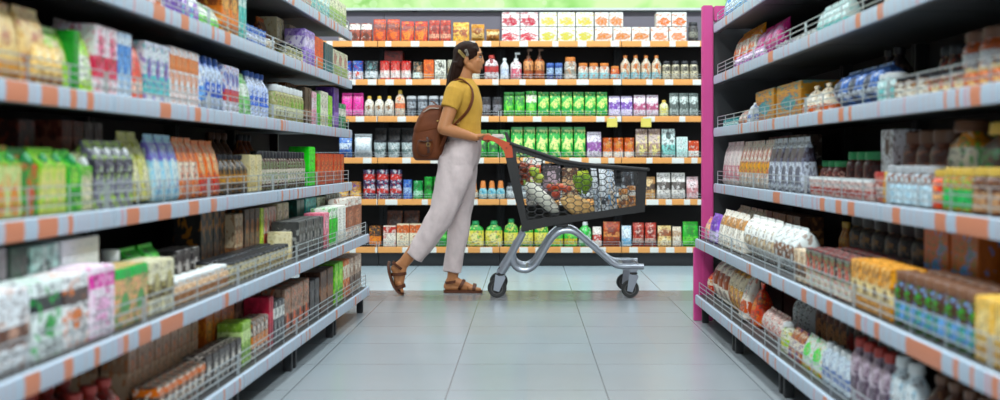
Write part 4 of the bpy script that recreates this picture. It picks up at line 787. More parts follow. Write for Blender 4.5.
# yellow promotion tickets hanging from the fourth back shelf
for px in (612, 646):
    u = p2u('B', px, 0)
    r = empty('hanging_ticket', MXB @ Vector((u, -.014, 1.236 - .012))); tag(r, 'yellow promotion ticket under the purple bags' if px == 612 else 'yellow promotion ticket under the plum pink bags', 'ticket')
    MB().box((0, 0, -.04), (.085, .0016, .075), .0005).obj('card', mat('yellow card', 'D8C65A', .5), r)
    MB().box((0, .001, -.001), (.05, .004, .014), .001).obj('clip', mat('clear clip', 'C8CCCC', .3), r)
# ------------------------------------------------------------------ the shopping cart (near side at depth 7.88 m)
YC = 7.88; KC = F / YC
def cp(px, py, y=YC): return Vector(((px - VX) / KC, y, HZ - (py - HY) / KC))
PLA = mat('cart grey plastic', '2F2D2C', .5, 0, .35, .08, 60); ALU = mat('cart silver tube', '9FA3AB', .32, .75, .5); ORG = mat('cart orange plastic', 'B84418', .42)
RUB = mat('wheel rubber', '262524', .65); WHG = mat('wheel grey hub', '6A6764', .5); WIREM = mat('cart lattice', '2E2C2C', .5)
cart = empty('shopping_cart', (0.3, 8.13, 0)); tag(cart, 'dark grey plastic shopping cart with orange handle and silver frame, full of groceries', 'shopping cart')
CO = cart.location
def cw(p): return Vector(p) - CO
def near_y(z): return 7.865 + max(0, .86 - z) * .1         # the basket narrows towards its floor
def far_y(z): return 16.26 - near_y(z)
OUT = [(510,143),(521,147),(532,150.5),(547,155.5),(562,160.5),(580,163.5),(600,165.5),(622,167.3),(647,169.5),(646,190),(645,212),(620,215.5),(592,219.5),(556,225),(523,232),(519,214),(514,195),(509.5,176),(505.5,157),(507,149)]
INN = [(515.5,151.5),(524,153.5),(533,156.8),(548,161.5),(562,165),(580,167.3),(600,169),(620,170.5),(638,172),(638,189),(638,205.5),(618,208.5),(592,212.5),(558,216.5),(527,220.5),(524.5,207),(521.5,191),(519,174),(516,160),(515.5,155)]
def side_frame(yf, th):
    mb = MB(); rings = []
    for sgn in (0, th):
        rings.append([[cw((cp(x, y).x, yf(cp(x, y).z) + sgn, cp(x, y).z)) for x, y in P] for P in (OUT, INN)])
    n = len(OUT); vs = rings[0][0] + rings[0][1] + rings[1][0] + rings[1][1]; fs = []
    for j in range(n):
        k = (j + 1) % n
        fs += [(j, k, n + k, n + j), (2*n + j, 3*n + j, 3*n + k, 2*n + k), (j, 2*n + j, 2*n + k, k), (n + j, n + k, 3*n + k, 3*n + j)]
    return mb.add(vs, fs)
def inside(p, P):
    c = False; n = len(P)
    for i in range(n):
        a, b = P[i], P[(i + 1) % n]
        if (a[1] > p[1]) != (b[1] > p[1]) and p[0] < (b[0] - a[0]) * (p[1] - a[1]) / (b[1] - a[1]) + a[0]: c = not c
    return c
def hex_edges(x0, x1, y0, y1, a, hgt):
    """edges of a honeycomb drawn wide: A is half a cell's width, HGT its height"""
    E = set(); dx = a * 1.5; cols = int((x1 - x0) / dx) + 2
    for i in range(-1, cols):
        for j in range(-1, int((y1 - y0) / hgt) + 2):
            cx = x0 + i * dx; cy = y0 + j * hgt + (hgt / 2 if i % 2 else 0)
            P = [(cx + a, cy), (cx + a/2, cy + hgt/2), (cx - a/2, cy + hgt/2), (cx - a, cy), (cx - a/2, cy - hgt/2), (cx + a/2, cy - hgt/2)]
            for k in range(6):
                p, q = P[k], P[(k + 1) % 6]; p = (round(p[0], 2), round(p[1], 2)); q = (round(q[0], 2), round(q[1], 2))
                E.add((min(p, q), max(p, q)))
    return sorted(E)
def lattice(E, P, place, r=.0034):
    mb = MB()
    for p, q in E:
        m = ((p[0] + q[0]) / 2, (p[1] + q[1]) / 2)
        if inside(p, P) or inside(q, P) or inside(m, P):
            for t in (.0, .25, .5):                            # shorten towards the inside at the rim
                if inside(p, P): break
                p = (p[0] + (q[0] - p[0]) * .25, p[1] + (q[1] - p[1]) * .25)
            for t in (.0, .25, .5):
                if inside(q, P): break
                q = (q[0] + (p[0] - q[0]) * .25, q[1] + (p[1] - q[1]) * .25)
            mb.tube([place(*p), place(*q)], r, 4)
    return mb
SE = hex_edges(516, 640, 150, 222, 5.2, 5.9)
for nm, yf, th, lab in (('near', near_y, .014, 0), ('far', lambda z: far_y(z) - .014, .014, 0)):
    s = side_frame(yf, th).obj('basket_side', PLA, cart)
    lattice(SE, INN, lambda x, y: cw((cp(x, y).x, yf(cp(x, y).z) + .007, cp(x, y).z))).obj('honeycomb_mesh', WIREM, s)
# rolled rim along the top of both sides and across the front
rim = MB()
for yf, d in ((near_y, -.006), (far_y, .006)):
    rim.tube([cw((cp(x, y).x, yf(cp(x, y).z) + d, cp(x, y).z)) for x, y in OUT[:9]], .011, 8)
rim.tube([cw((cp(648, 169.5).x, y, cp(648, 169.5).z)) for y in (7.86, 8.0, 8.26, 8.4)], .011, 8)
rim.obj('rim', PLA, cart)
# front and floor of the basket, rear flap
def cross_panel(name, a, b, ny, r=.0032, solid=.035):
    """panel between the two sides; a and b are its lower and upper edge in the side view"""
    A = cp(*a); B = cp(*b)
    def at(s, t): p = A.lerp(B, t); return cw((p.x, near_y(p.z) + .014 + s * (far_y(p.z) - near_y(p.z) - .028), p.z))
    mb = MB()
    for t0, t1, s0, s1 in ((0, solid*2, 0, 1), (1 - solid*2, 1, 0, 1), (solid*2, 1 - solid*2, 0, solid), (solid*2, 1 - solid*2, 1 - solid, 1)):
        q = [at(s0, t0), at(s1, t0), at(s1, t1), at(s0, t1)]; nrm = (q[1] - q[0]).cross(q[3] - q[0]).normalized() * .008
        mb.loft([q, [v + nrm for v in q]])
    o = mb.obj(name, PLA, cart)
    P = [(solid, solid*2), (1 - solid, solid*2), (1 - solid, 1 - solid*2), (solid, 1 - solid*2)]
    L = (B - A).length
    E = [((p[0]/100, p[1]/100), (q[0]/100, q[1]/100)) for p, q in hex_edges(0, 100, 0, 100, 6.5, 4.2 / L * 1.0)]
    lattice(E, P, lambda s, t: at(s, t) + (at(1, 0) - at(0, 0)).cross(at(0, 1) - at(0, 0)).normalized() * .004, r).obj('honeycomb_mesh', WIREM, o)
cross_panel('basket_front', (642, 211), (644, 171), 0)
cross_panel('basket_floor', (525, 228), (642, 211), 0)
cross_panel('rear_flap', (523.5, 226), (511, 152), 0)
# orange handle: two arms and the bar, with a white leaflet holder on the bar
ARM_O = [(483,137.5),(487,135.3),(493,136.2),(500,139),(506,141.5),(511.5,143.5),(512.5,150),(513,157.5)]
ARM_I = [(484,140.3),(488,139.6),(493,141),(498,144.2),(501.5,147.5),(503.8,151),(505,154.5),(505.8,157.8)]
for y0 in (7.862, 8.374):
    a = MB(); th = .024
    vs = []
    for yy in (y0, y0 + th): vs += [cw((cp(x, y).x, yy, cp(x, y).z)) for x, y in ARM_O] + [cw((cp(x, y).x, yy, cp(x, y).z)) for x, y in ARM_I]
    n = len(ARM_O); fs = []
    for j in range(n - 1):
        fs += [(j, j+1, n+j+1, n+j), (2*n+j, 3*n+j, 3*n+j+1, 2*n+j+1), (j, 2*n+j, 2*n+j+1, j+1), (n+j, n+j+1, 3*n+j+1, 3*n+j)]
    fs += [(0, n, 3*n, 2*n), (n-1, 3*n-1, 4*n-1, 2*n-1)]
    a.add(vs, fs); ao = a.obj('handle_arm', ORG, cart)
    MB().lathe([(.0065, -.003), (.0065, .003)], 12, cw((cp(506.5, 148).x, y0 - .001 if y0 < 8 else y0 + th + .001, cp(506.5, 148).z)), axis='y').obj('screw_cap', mat('dark orange', '8A3214', .4), ao)
hb = cp(486.5, 138)
MB().tube([cw((hb.x, y, hb.z)) for y in (7.87, 8.0, 8.26, 8.39)], .0155, 12).obj('handlebar', ORG, cart)
lh = cp(497, 136.5)
MB().box(cw((lh.x, 8.13, lh.z + .004)), (.085, .22, .03), .008).box(cw((lh.x - .045, 8.13, lh.z)), (.03, .2, .012), .003).obj('leaflet_holder', mat('white plastic', 'CFC6BC', .35), cart)
for y in (7.885, 8.36): MB().box(cw((cp(507.5, 139).x, y, cp(507.5, 139).z)), (.018, .02, .09), .004, M=Matrix.Rotation(math.radians(-14), 4, 'Y')).obj('seat_hinge_post', PLA, cart)
# silver chassis: two bent tubes, bridges, front bumper
def smooth(pts, n=6):
    P = [Vector(p) for p in pts]; P = [P[0]*2 - P[1]] + P + [P[-1]*2 - P[-2]]; out = []
    for i in range(1, len(P) - 2):
        for k in range(n):
            t = k / n; a, b, c, d = P[i-1], P[i], P[i+1], P[i+2]
            out.append(.5 * ((2*b) + (c - a)*t + (2*a - 5*b + 4*c - d)*t*t + (3*b - a - 3*c + d)*t**3))
    out.append(P[-2]); return out
TP = [(523.5,233),(519,242),(514.5,250),(512,257),(513.5,264.5),(519,269.5),(527,270.3),(534,266.5),(540,258),(546.5,247),(553,237.5),(560,232.2),(568,230.8),(576,233),(585,240),(600,252.5),(611,262),(617,265.6),(624,266.8),(634,266.8),(644,266.8)]
for y0 in (7.9, 8.36):
    MB().tube([cw((p.x, y0, p.z)) for p in smooth([cp(x, y) for x, y in TP], 4)], .019, 10, sq=(1, 1)).obj('chassis_tube', ALU, cart)
for x, y, r in ((527, 270.3, .013), (566, 231, .016), (624, 267, .014)):
    p = cp(x, y); MB().tube([cw((p.x, 7.9, p.z)), cw((p.x, 8.1, p.z)), cw((p.x, 8.36, p.z))], r, 10).obj('cross_bar', ALU, cart)
b = cp(634, 266.8)
bm_ = MB(); bm_.box(cw((b.x + .03, 8.13, b.z + .0)), (.025, .5, .04), .01)
bm_.box(cw((b.x - .03, 7.9, b.z)), (.12, .046, .042), .014).box(cw((b.x - .03, 8.36, b.z)), (.12, .046, .042), .014)
bm_.obj('front_bumper', ALU, cart)
bp = cp(562, 226.5); MB().box(cw((bp.x, 8.13, bp.z + .006)), (.08, .44, .022), .005).obj('basket_mount', PLA, cart)
bp = cp(525, 231); MB().box(cw((bp.x, 8.13, bp.z + .004)), (.05, .44, .02), .005).obj('basket_mount', PLA, cart)
# leg brackets and casters
def caster(px, py, rpx, y, topx, topy, bracket=None):
    c = cp(px, py); c = Vector((c.x, y, rpx / KC)); R = rpx / KC
    k = empty('caster', cw(c)); k.parent = cart
    # the wheel: tyre, hub, axle
    tyre = MB().lathe([(R*.62,-.011),(R*.9,-.014),(R*.98,-.009),(R,0),(R*.98,.009),(R*.9,.014),(R*.62,.011)], 28, axis='y').obj('wheel', RUB, k)
    MB().lathe([(R*.12,-.013),(R*.5,-.008),(R*.63,-.0125),(R*.63,.0125),(R*.5,.008),(R*.12,.013)], 24, axis='y').obj('hub', WHG, k)
    t = Vector((cp(topx, topy).x - c.x, 0, cp(topx, topy).z - c.z))
    fk = MB()
    for s in (-.019, .019):
        d = t.normalized(); w = Vector((d.z, 0, -d.x))
        a, bq = Vector((0, s, 0)), Vector((t.x, s, t.z))
        q = [a + w*R*.3 - d*R*.3, a - w*R*.3 - d*R*.3, bq - w*R*.55, bq + w*R*.55]
        n = Vector((0, .0035 if s > 0 else -.0035, 0)); fk.loft([q, [v + n for v in q]])
    fk.box((t.x, 0, t.z), (R*.95, .046, .014), .004)
    fk.lathe([(.011, -.024), (.011, .024)], 10, axis='y'); fk.obj('fork', ALU, k)
    MB().lathe([(R*.42, 0), (R*.42, .012), (R*.25, .016)], 14, (t.x, 0, t.z + .004)).obj('swivel', RUB, k)
    return k
for y in (7.905, 8.352):
    caster(497, 288, 9.6, y, 500.5, 276.5); caster(630.5, 289, 8.9, y, 634, 275.5)
    lg = MB(); a, b2 = cp(513, 262), cp(500.5, 275.5)
    lg.tube([cw((cp(516, 246).x, y, cp(516, 246).z)), cw((cp(510, 259).x, y, cp(510, 259).z)), cw((cp(504, 269).x, y, cp(504, 269).z)), cw((b2.x, y, b2.z + .012))], [.02, .024, .026, .024], 10).obj('caster_leg', ALU, cart)
    f2 = cp(634, 272); MB().box(cw((f2.x, y, f2.z + .012)), (.05, .045, .03), .006).obj('caster_leg', ALU, cart)

# ------------------------------------------------------------------ groceries in the basket
def gx(px, py, y): return Vector(((px - VX) * y / F, y, HZ - (py - HY) * y / F))
def floor_z(x):
    a, b = cp(525, 226), cp(642, 209); t = (x - a.x) / (b.x - a.x); return a.z + (b.z - a.z) * t + .012
def leaf_mat(n, h): return mat(n, h, .5, 0, .4, .3, 40)
# long white radish lying slanted
r = empty('white_radish', gx(540.5, 196.5, 7.965)); tag(r, 'long white radish lying slanted in the basket near the handle', 'vegetable')
MB().tube([(-.10,0,.075),(-.07,0,.06),(0,0,.0),(.06,0,-.055),(.095,0,-.085),(.115,0,-.1)], [.02,.036,.043,.042,.03,.006], 14).obj('root', mat('radish white', 'E4E0CE', .45, 0, .4, .06, 50), r)
q = MB()
for k in range(7): a = k * .9; q.tube([(-.09,0,.07), (-.1, .012*math.cos(a), .085 + .01*math.sin(a)), (-.108, .018*math.cos(a), .1 + .014*math.sin(a))], [.006,.006,.003], 5)
q.obj('stalk', leaf_mat('stalk green', '8FA84A'), r)
# second radish behind
# red grapes / chilli bunch in the rear corner
def cluster(name, lab, cat, base, pts, rad, m, stem=None, group=None):
    r = empty(name, base); tag(r, lab, cat, group); rn = random.Random(len(lab))
    mb = MB()
    for p in pts: mb.blob(p, (rad * rn.uniform(.85, 1.1),) * 3, None, 9, 6)
    mb.obj('berries' if 'grape' in name else 'florets', m, r)
    if stem: stem(r)
    return r
rn = random.Random(3)
pts = [(max(-.026, min(.026, rn.gauss(0, .018))), max(-.03, min(.03, rn.gauss(0, .02))), -z) for z in [i * .0026 for i in range(52)]]
cluster('grape_bunch', 'bunch of rust red grapes hanging in the rear corner of the basket', 'grapes', gx(524.5, 163.5, 8.005), pts, .0125, mat('grape red', '8A3A20', .3, 0, .5, .2, 30),
        lambda r: MB().tube([(0,0,.0),(.004,0,.02),(.012,.004,.035)], [.004,.0035,.003], 6).obj('stalk', leaf_mat('stalk green', '8FA84A'), r))
def apple(lab, base, col, R, group=None):
    r = empty('apple', base); tag(r, lab, 'apple', group)
    MB().lathe([(.002,-R*.78),(R*.3,-R*.9),(R*.62,-R*.75),(R*.95,-R*.2),(R,.15*R),(R*.85,R*.6),(R*.5,R*.85),(R*.2,R*.8),(.002,R*.66)], 18).obj('flesh', mat('apple ' + col, col, .35, 0, .5, .12, 25), r)
    MB().tube([(0,0,R*.66),(.002,0,R*.9),(.006,0,R*1.1)], .0022, 6).obj('stalk', mat('stalk brown', '4A3220', .6), r)
apple('green apple resting above the white radish', gx(534, 172, 8.0), 'A9BE3C', .036)
apple('green apple beside the grapes, lower of the two', gx(538.5, 178, 8.02), 'B8C24A', .037)
apple('yellow green apple deeper in the basket behind the radish', gx(528, 184, 8.12), 'A0B838', .036)
def tomato(lab, base, col, R):
    r = empty('tomato', base); tag(r, lab, 'tomato')
    MB().blob((0, 0, 0), (R, R, R*.86), None, 16, 10).obj('fruit', mat('tomato ' + col, col, .28, 0, .5, .08, 20), r)
    q = MB()
    for k in range(5): a = k * PI * .4; q.tube([(0,0,R*.84),(R*.3*math.cos(a), R*.3*math.sin(a), R*.9),(R*.55*math.cos(a), R*.55*math.sin(a), R*.78)], [.003,.004,.001], 5)
    q.obj('calyx', leaf_mat('calyx green', '4A7A2E'), r)
for i, (px, py, y, cl, lab) in enumerate(((551, 187.5, 8.04, 'B4462A', 'red tomato right above the end of the radish'), (556, 194.5, 7.96, 'A83A22', 'dark red tomato in front, lowest of the tomatoes'), (559.5, 187, 8.03, 'C4552E', 'orange red tomato in the middle of the basket'), (567, 189, 7.99, 'BC5236', 'red tomato beside the frilly lettuce'))):
    tomato(lab, gx(px, py, y), cl, .031)
# ginger-like pale loaves: three small baguettes in the middle
for i, (x0, y0, x1, y1, y, lab) in enumerate(((562, 199, 578, 214, 7.95, 'pale crusty baguette in front, lowest of the three'), (566, 196.5, 586, 213, 8.0, 'pale crusty baguette in the middle of three'), (573, 197, 593, 211, 8.055, 'pale crusty baguette at the back of three'))):
    a, b2 = gx(x0, y0, y), gx(x1, y1, y); c = (a + b2) / 2; r = empty('baguette', c); tag(r, lab, 'bread'); d = b2 - a
    P = [a - c + d * t for t in (-.05, 0, .12, .3, .5, .7, .88, 1, 1.04)]
    MB().tube(P, [.004, .018, .026, .03, .031, .03, .026, .017, .004], 12).obj('crust', mat('bread crust', 'DDB070', .6, 0, .3, .2, 40, .3), r)
    s = MB()
    for t in (.2, .42, .64): p = a - c + d * t; s.tube([p + Vector((-.012, -.018, .018)), p + Vector((.004, -.014, .03)), p + Vector((.02, .004, .026))], [.002, .005, .002], 6)
    s.obj('score', mat('bread crumb', 'E0C898', .7), r)
# frilly lettuce
r = empty('lettuce', gx(583, 184.5, 7.995)); tag(r, 'frilly green lettuce with yellow heart in the middle of the basket', 'lettuce')
rn = random.Random(9)
def leafset(n, r0, hgt, seed):
    mb = MB(); rn = random.Random(seed)
    for k in range(n):
        a = 2*PI*k/n + rn.uniform(-.2, .2); L = []
        for t in range(6):
            u = t / 5; rad = r0 * (.25 + .75 * math.sin(u * 1.9)); z = -hgt*.5 + hgt * u; row = []
            for s in range(7):
                w = (s - 3) / 3 * .5 * (.35 + u); ww = a + w; fr = rad * (1 + .14 * math.sin(s * 2.6 + t * 1.7 + k))
                row.append((fr * math.cos(ww), fr * math.sin(ww), z + .008 * math.sin(s * 2.3 + k) * u))
            L.append(row)
        mb.loft(L, caps=False, closed=False)
        mb.loft([[(x * .97, y * .97, z - .002) for x, y, z in row] for row in L][::-1], caps=False, closed=False)
    return mb
leafset(8, .062, .12, 2).obj('outer_leaf_foliage', leaf_mat('lettuce green', '86AA34'), r)
h2 = leafset(6, .035, .1, 5).obj('heart_foliage', leaf_mat('lettuce yellow', 'D0DC44'), r); h2.location = (0, 0, .035)
# packets standing at the front end
def packet(px0, px1, pt, pb, y, pal, lab, kind='snack_packet', tilt=0, shape='pouch', d=.05, cat='packet'):
    a = gx((px0 + px1) / 2, pb, y); w = (px1 - px0) * y / F; h = (pb - pt) * y / F
    mb, parts = shape_mesh(shape, w, d, h, kind, (None, None)); m = pack(lab, pal, .35)
    a.z = max(a.z, floor_z(a.x) + .002)
    o = mb.obj(kind, m, None, a); o.rotation_euler = (0, math.radians(tilt), 0); tag(o, lab, cat)
    for pn, pm in parts: pm.obj(pn, mat('cap w', CAPC['w'], .4), o)
    return o
packet(595, 601, 167, 213, 7.98, ("EEF0F2", "9AA2A8", .1, .5, "E4E6E8", .7, .2, '2E2E30'), 'white striped packet leaning against the lettuce', tilt=-6)
packet(602, 609, 166.5, 211, 8.05, ("EEF0F2", "4A4E52", .15, .3, "E4E6E8", .6, .2, '26262A'), 'white packet with dark print, middle of the row in the basket', tilt=-5)
packet(609.5, 617.5, 167, 209.5, 7.98, ("EAEEF2", "7FA8C8", .1, .35, "D8C8B0", .25, .2, '2E2E34'), 'white and blue packet at the end of the leaning row', tilt=-6)
packet(619, 627, 189, 208, 7.97, ("C8945E", "E4D8C0", .4, .7, "7A5030", .3, .2), 'tan carton low at the front of the basket', 'food_carton', 0, 'box', .09, 'carton')
packet(627.5, 635, 186, 207, 7.97, ("D4A474", "ECE8E0", .55, .8, "8A5A3A", .3, .2), 'beige and white carton in the front corner of the basket', 'food_carton', 0, 'box', .09, 'carton')
packet(622, 633, 172, 205, 8.2, ("55585C", "A8ACB0", .4, .6, "2E3034", .7, .2), 'charcoal box at the far front corner of the basket', 'food_box', 0, 'box', .1, 'box')
packet(543, 560, 166, 200, 8.2, ("4A4448", "8A7A80", .3, .6, "B8A8B0", .7, .2), 'dark plum box deep in the basket behind the tomatoes', 'food_box', 0, 'box', .1, 'box')
packet(562, 578, 168, 205, 8.22, ("6A4A3A", "C8A888", .4, .7, "D0C0A8", .2, .2), 'brown box deep in the basket behind the baguettes', 'food_box', 0, 'box', .1, 'box')
packet(526, 541, 158, 205, 8.22, ("D8D4CE", "C8703A", .55, .85, "E8E4DE", .3, .2), 'white and orange bag standing deep in the rear of the basket', 'food_bag', 0, 'pouch', .08, 'bag')
# ------------------------------------------------------------------ the woman pushing the cart
from mathutils import noise
def fused(mb, voxel, smooth_n, name, m, parent=None, fac=.5, fold=None):
    """one continuous surface grown over overlapping limbs"""
    me = mb.mesh(name, m); o = bpy.data.objects.new(name, me); C.objects.link(o)
    r = o.modifiers.new('r', 'REMESH'); r.mode = 'VOXEL'; r.voxel_size = voxel; r.use_smooth_shade = True
    s = o.modifiers.new('s', 'SMOOTH'); s.factor = fac; s.iterations = smooth_n
    bpy.context.view_layer.update(); dg = bpy.context.evaluated_depsgraph_get()
    nm = bpy.data.meshes.new_from_object(o.evaluated_get(dg)); nm.name = name
    bpy.data.objects.remove(o); nm.materials.clear(); nm.materials.append(m)
    if fold:
        nm.update()
        cs = [(v.co.copy(), v.normal.copy()) for v in nm.vertices]; out = []
        for c, n_ in cs: out += list(c + n_ * fold[0] * noise.noise(Vector((c.x * fold[1] + c.z * 5, c.y * fold[1], c.z * fold[2] - c.x * 5))))
        nm.vertices.foreach_set('co', out); nm.update()
    nm.polygons.foreach_set('use_smooth', [True] * len(nm.polygons))
    o = bpy.data.objects.new(name, nm); C.objects.link(o)
    if parent: o.parent = parent
    return o
W0 = Vector((-.42, 8.12, 0))
def P(px, py, y=8.12): return gx(px, py, y) - W0
def oval(c, rx, ry, n=28, tilt=0, e=1):
    """level ring (or one leaning by TILT about the depth axis) about c"""
    out = []
    for j in range(n):
        a = 2*PI*j/n; ca, sa = math.cos(a), math.sin(a)
        x = rx * math.copysign(abs(ca)**e, ca); y = ry * math.copysign(abs(sa)**e, sa)
        out.append(Vector((c[0] + x * math.cos(tilt), c[1] + y, c[2] + x * math.sin(tilt))))
    return out
def fabric(name, h, bump=.35, scale=16, stretch=(1, 1, .35), rough=.8, noise=.06):
    m = mat(name, h, rough, 0, .25, noise, 30); nt = m.node_tree; b = nt.nodes['Principled BSDF']
    tc = nt.nodes.new('ShaderNodeTexCoord'); mp = nt.nodes.new('ShaderNodeMapping'); mp.inputs['Scale'].default_value = stretch
    n = nt.nodes.new('ShaderNodeTexNoise'); n.inputs['Scale'].default_value = scale; n.inputs['Detail'].default_value = 3; n.inputs['Distortion'].default_value = .6
    bp = nt.nodes.new('ShaderNodeBump'); bp.inputs['Strength'].default_value = bump; bp.inputs['Distance'].default_value = .03
    nt.links.new(tc.outputs['Object'], mp.inputs[0]); nt.links.new(mp.outputs[0], n.inputs['Vector']); nt.links.new(n.outputs['Fac'], bp.inputs['Height']); nt.links.new(bp.outputs[0], b.inputs['Normal'])
    return m
SKIN = mat('skin', 'AE7348', .5, 0, .4, .05, 14, sss=.08); SHIRT = fabric('mustard cotton', 'BE9138'); DENIM = fabric('pale denim', 'CCBAB7', .5, 9, (1, 1, .5)); HAIR = fabric('dark brown hair', '24120A', .15, 60, (1, 1, .06), .7, .2); HAIR.node_tree.nodes['Principled BSDF'].inputs['Specular IOR Level'].default_value = .12
LEA = mat('brown leather', '653214', .62, 0, .25, .12, 18, .3); LEAD = mat('dark brown leather', '3E1F10', .5, 0, .45, .1, 18, .2); SAND = mat('sandal leather', '54290F', .5, 0, .4, .1, 30); BRASS = mat('brass', 'B89A5A', .3, .9)
woman = None
b = MB()
H = P(469.8, 58)
def h(x, y, z): return H + Vector((x, y, z))
# head
b.blob(h(-.01, 0, .02), (.09, .073, .088), nu=24, nv=16)
b.blob(h(.03, 0, -.028), (.056, .057, .074), nu=22, nv=14)
for s in (-1, 1):
    b.cap(h(-.012, s*.043, -.05), h(.048, s*.014, -.085), .026, .019)
    b.blob(h(.05, s*.032, -.02), (.026, .024, .024)); b.cap(h(.072, s*.012, .024), h(.056, s*.042, .026), .012, .012)
    b.blob(h(-.022, s*.073, -.02), (.015, .012, .029), Matrix.Rotation(math.radians(12), 3, 'Y')); b.blob(h(-.019, s*.071, -.043), (.008, .009, .01))
    b.blob(h(.08, s*.0085, -.036), (.009, .008, .007))
b.blob(h(.052, 0, -.089), (.02, .022, .016)); b.cap(h(.076, 0, .012), h(.087, 0, -.024), .0085, .0095); b.blob(h(.0865, 0, -.03), (.0105, .0105, .009))
b.blob(h(.063, 0, -.056), (.02, .026, .02)); b.blob(h(.073, 0, -.057), (.0095, .02, .0065)); b.blob(h(.0705, 0, -.0685), (.01, .018, .0065))
# neck and trunk
b.cap(h(-.034, 0, -.045), P(463, 85), .054, .06, 18)
T = [(463.5, 86, .075, .13), (463.5, 95, .095, .16), (464.2, 110, .098, .145), (465, 122, .088, .13), (465, 137, .092, .135), (461, 152, .1, .15), (459, 162, .1, .15)]
b.loft([oval(P(x, y), rx, ry) for x, y, rx, ry in T])
# arms and hands
for s, sh, el, wr, hy in ((-1, (456.5, 90, 7.97), (443.5, 128.5, 7.915), (475.5, 137.8, 7.96), 7.967), (1, (463, 90, 8.27), (452, 126, 8.34), (475.5, 137.8, 8.285), 8.283)):
    b.cap(P(*sh), P(*el), .052, .041, 16); m_ = P(*el).lerp(P(*wr), .3); b.cap(P(*el), m_, .041, .0395, 16); b.cap(m_, P(*wr), .0395, .0245, 16)
    b.blob(P(481, 136.2, hy), (.034, .04, .0145), Matrix.Rotation(math.radians(-14), 3, 'Y')); b.cap(P(*wr), P(480, 136.5, hy), .024, .02)
    for k, (dx, dl) in enumerate(((0, 0), (.7, .4), (.6, .3), (-.3, -.6))):      # index .. little finger over the bar
        y = hy - s * (.033 - .022 * k); q = [P(484 + dx*.4, 135.2, y), P(488.8 + dx*.5, 134.7, y), P(491.3 + dx*.4, 137.6, y), P(489.4 + dx*.3, 140.9 + dl*.5, y)]
        for i, (r0, r1) in enumerate(((.0098, .0092), (.0092, .0085), (.0085, .0074))): b.cap(q[i], q[i+1], r0, r1, 8)
    y = hy - s * .045; q = [P(480, 137, y + s*.012), P(484, 139.6, y), P(488.2, 141.6, y + s*.004)]
    b.cap(q[0], q[1], .0125, .0105, 8); b.cap(q[1], q[2], .0105, .0085, 8)
# legs and feet
b.cap(P(457, 157, 8.05), P(443, 213, 8.04), .085, .056, 16); b.cap(P(443, 213, 8.04), P(404, 263, 8.04), .056, .037, 16)
b.cap(P(461, 157, 8.19), P(460, 214, 8.2), .085, .056, 16); b.cap(P(460, 214, 8.2), P(452.5, 278, 8.2), .056, .036, 16)
b.cap(P(404, 263, 8.04), P(395.5, 268.5, 8.04), .036, .031, 14); b.cap(P(401.5, 268, 8.04), P(400, 284.5, 8.04), .036, .024, 14); b.cap(P(396, 269, 8.04), P(398.2, 283.5, 8.04), .03, .024, 14)
def foot_z(z): return 159.5 + (.88 - z) * F / 8.2
b.cap(P(452.5, 278, 8.2), P(448, foot_z(.042), 8.2), .035, .03, 14); b.cap(P(453, 281, 8.2), P(472, foot_z(.032), 8.2), .036, .02, 14); b.cap(P(448, foot_z(.04), 8.2), P(472, foot_z(.031), 8.2), .028, .02, 14)
for k in range(5):
    d = (k - 2) * .016; r = .0125 if k == 0 else .0088 - .0005 * k
    y = 8.04 + d * 1.0; b.cap(P(399.2, 284, y), P(402.2 - .3*k, 291.2 - .5*k, y), .014, r, 8)
    y = 8.2 + d * 1.0; b.cap(P(470, foot_z(.03), y), P(479.5 - .7*k, foot_z(.021), y), .015, r, 8)
woman = fused(b, .0042, 3, 'person', SKIN); woman.location = W0
tag(woman, 'woman in a mustard T-shirt and pale trousers walking behind her shopping cart', 'person')
# eyes, brows, lips
for s in (-1, 1):
    e = MB().blob(h(.0665, s*.031, .004), (.0125, .0135, .0075), nu=16, nv=10).obj('eye', mat('eye white', '8F8278', .3), woman)
    MB().blob(h(.0765, s*.032, .004), (.0045, .0065, .006), nu=12, nv=8).obj('iris', mat('iris', '2A1A12', .25), e)
    MB().tube([h(.081, s*.013, .023), h(.079, s*.028, .0275), h(.066, s*.046, .023)], [.0035, .004, .002], 8, sq=(1, .7)).obj('eyebrow', HAIR, woman)
    MB().tube([h(.077, s*.02, .0125), h(.0765, s*.032, .0145), h(.068, s*.044, .0095)], [.0022, .0034, .0022], 6).obj('eyelash', HAIR, woman)
MB().tube([h(.072, -.021, -.0625), h(.0815, -.008, -.0585), h(.0825, 0, -.06), h(.0815, .008, -.0585), h(.072, .021, -.0625)], [.001, .0042, .004, .0042, .001], 8).tube([h(.072, -.02, -.064), h(.0795, -.007, -.0685), h(.0795, .007, -.0685), h(.072, .02, -.064)], [.001, .005, .005, .001], 8).obj('lips', mat('lips', '93493A', .4), woman)
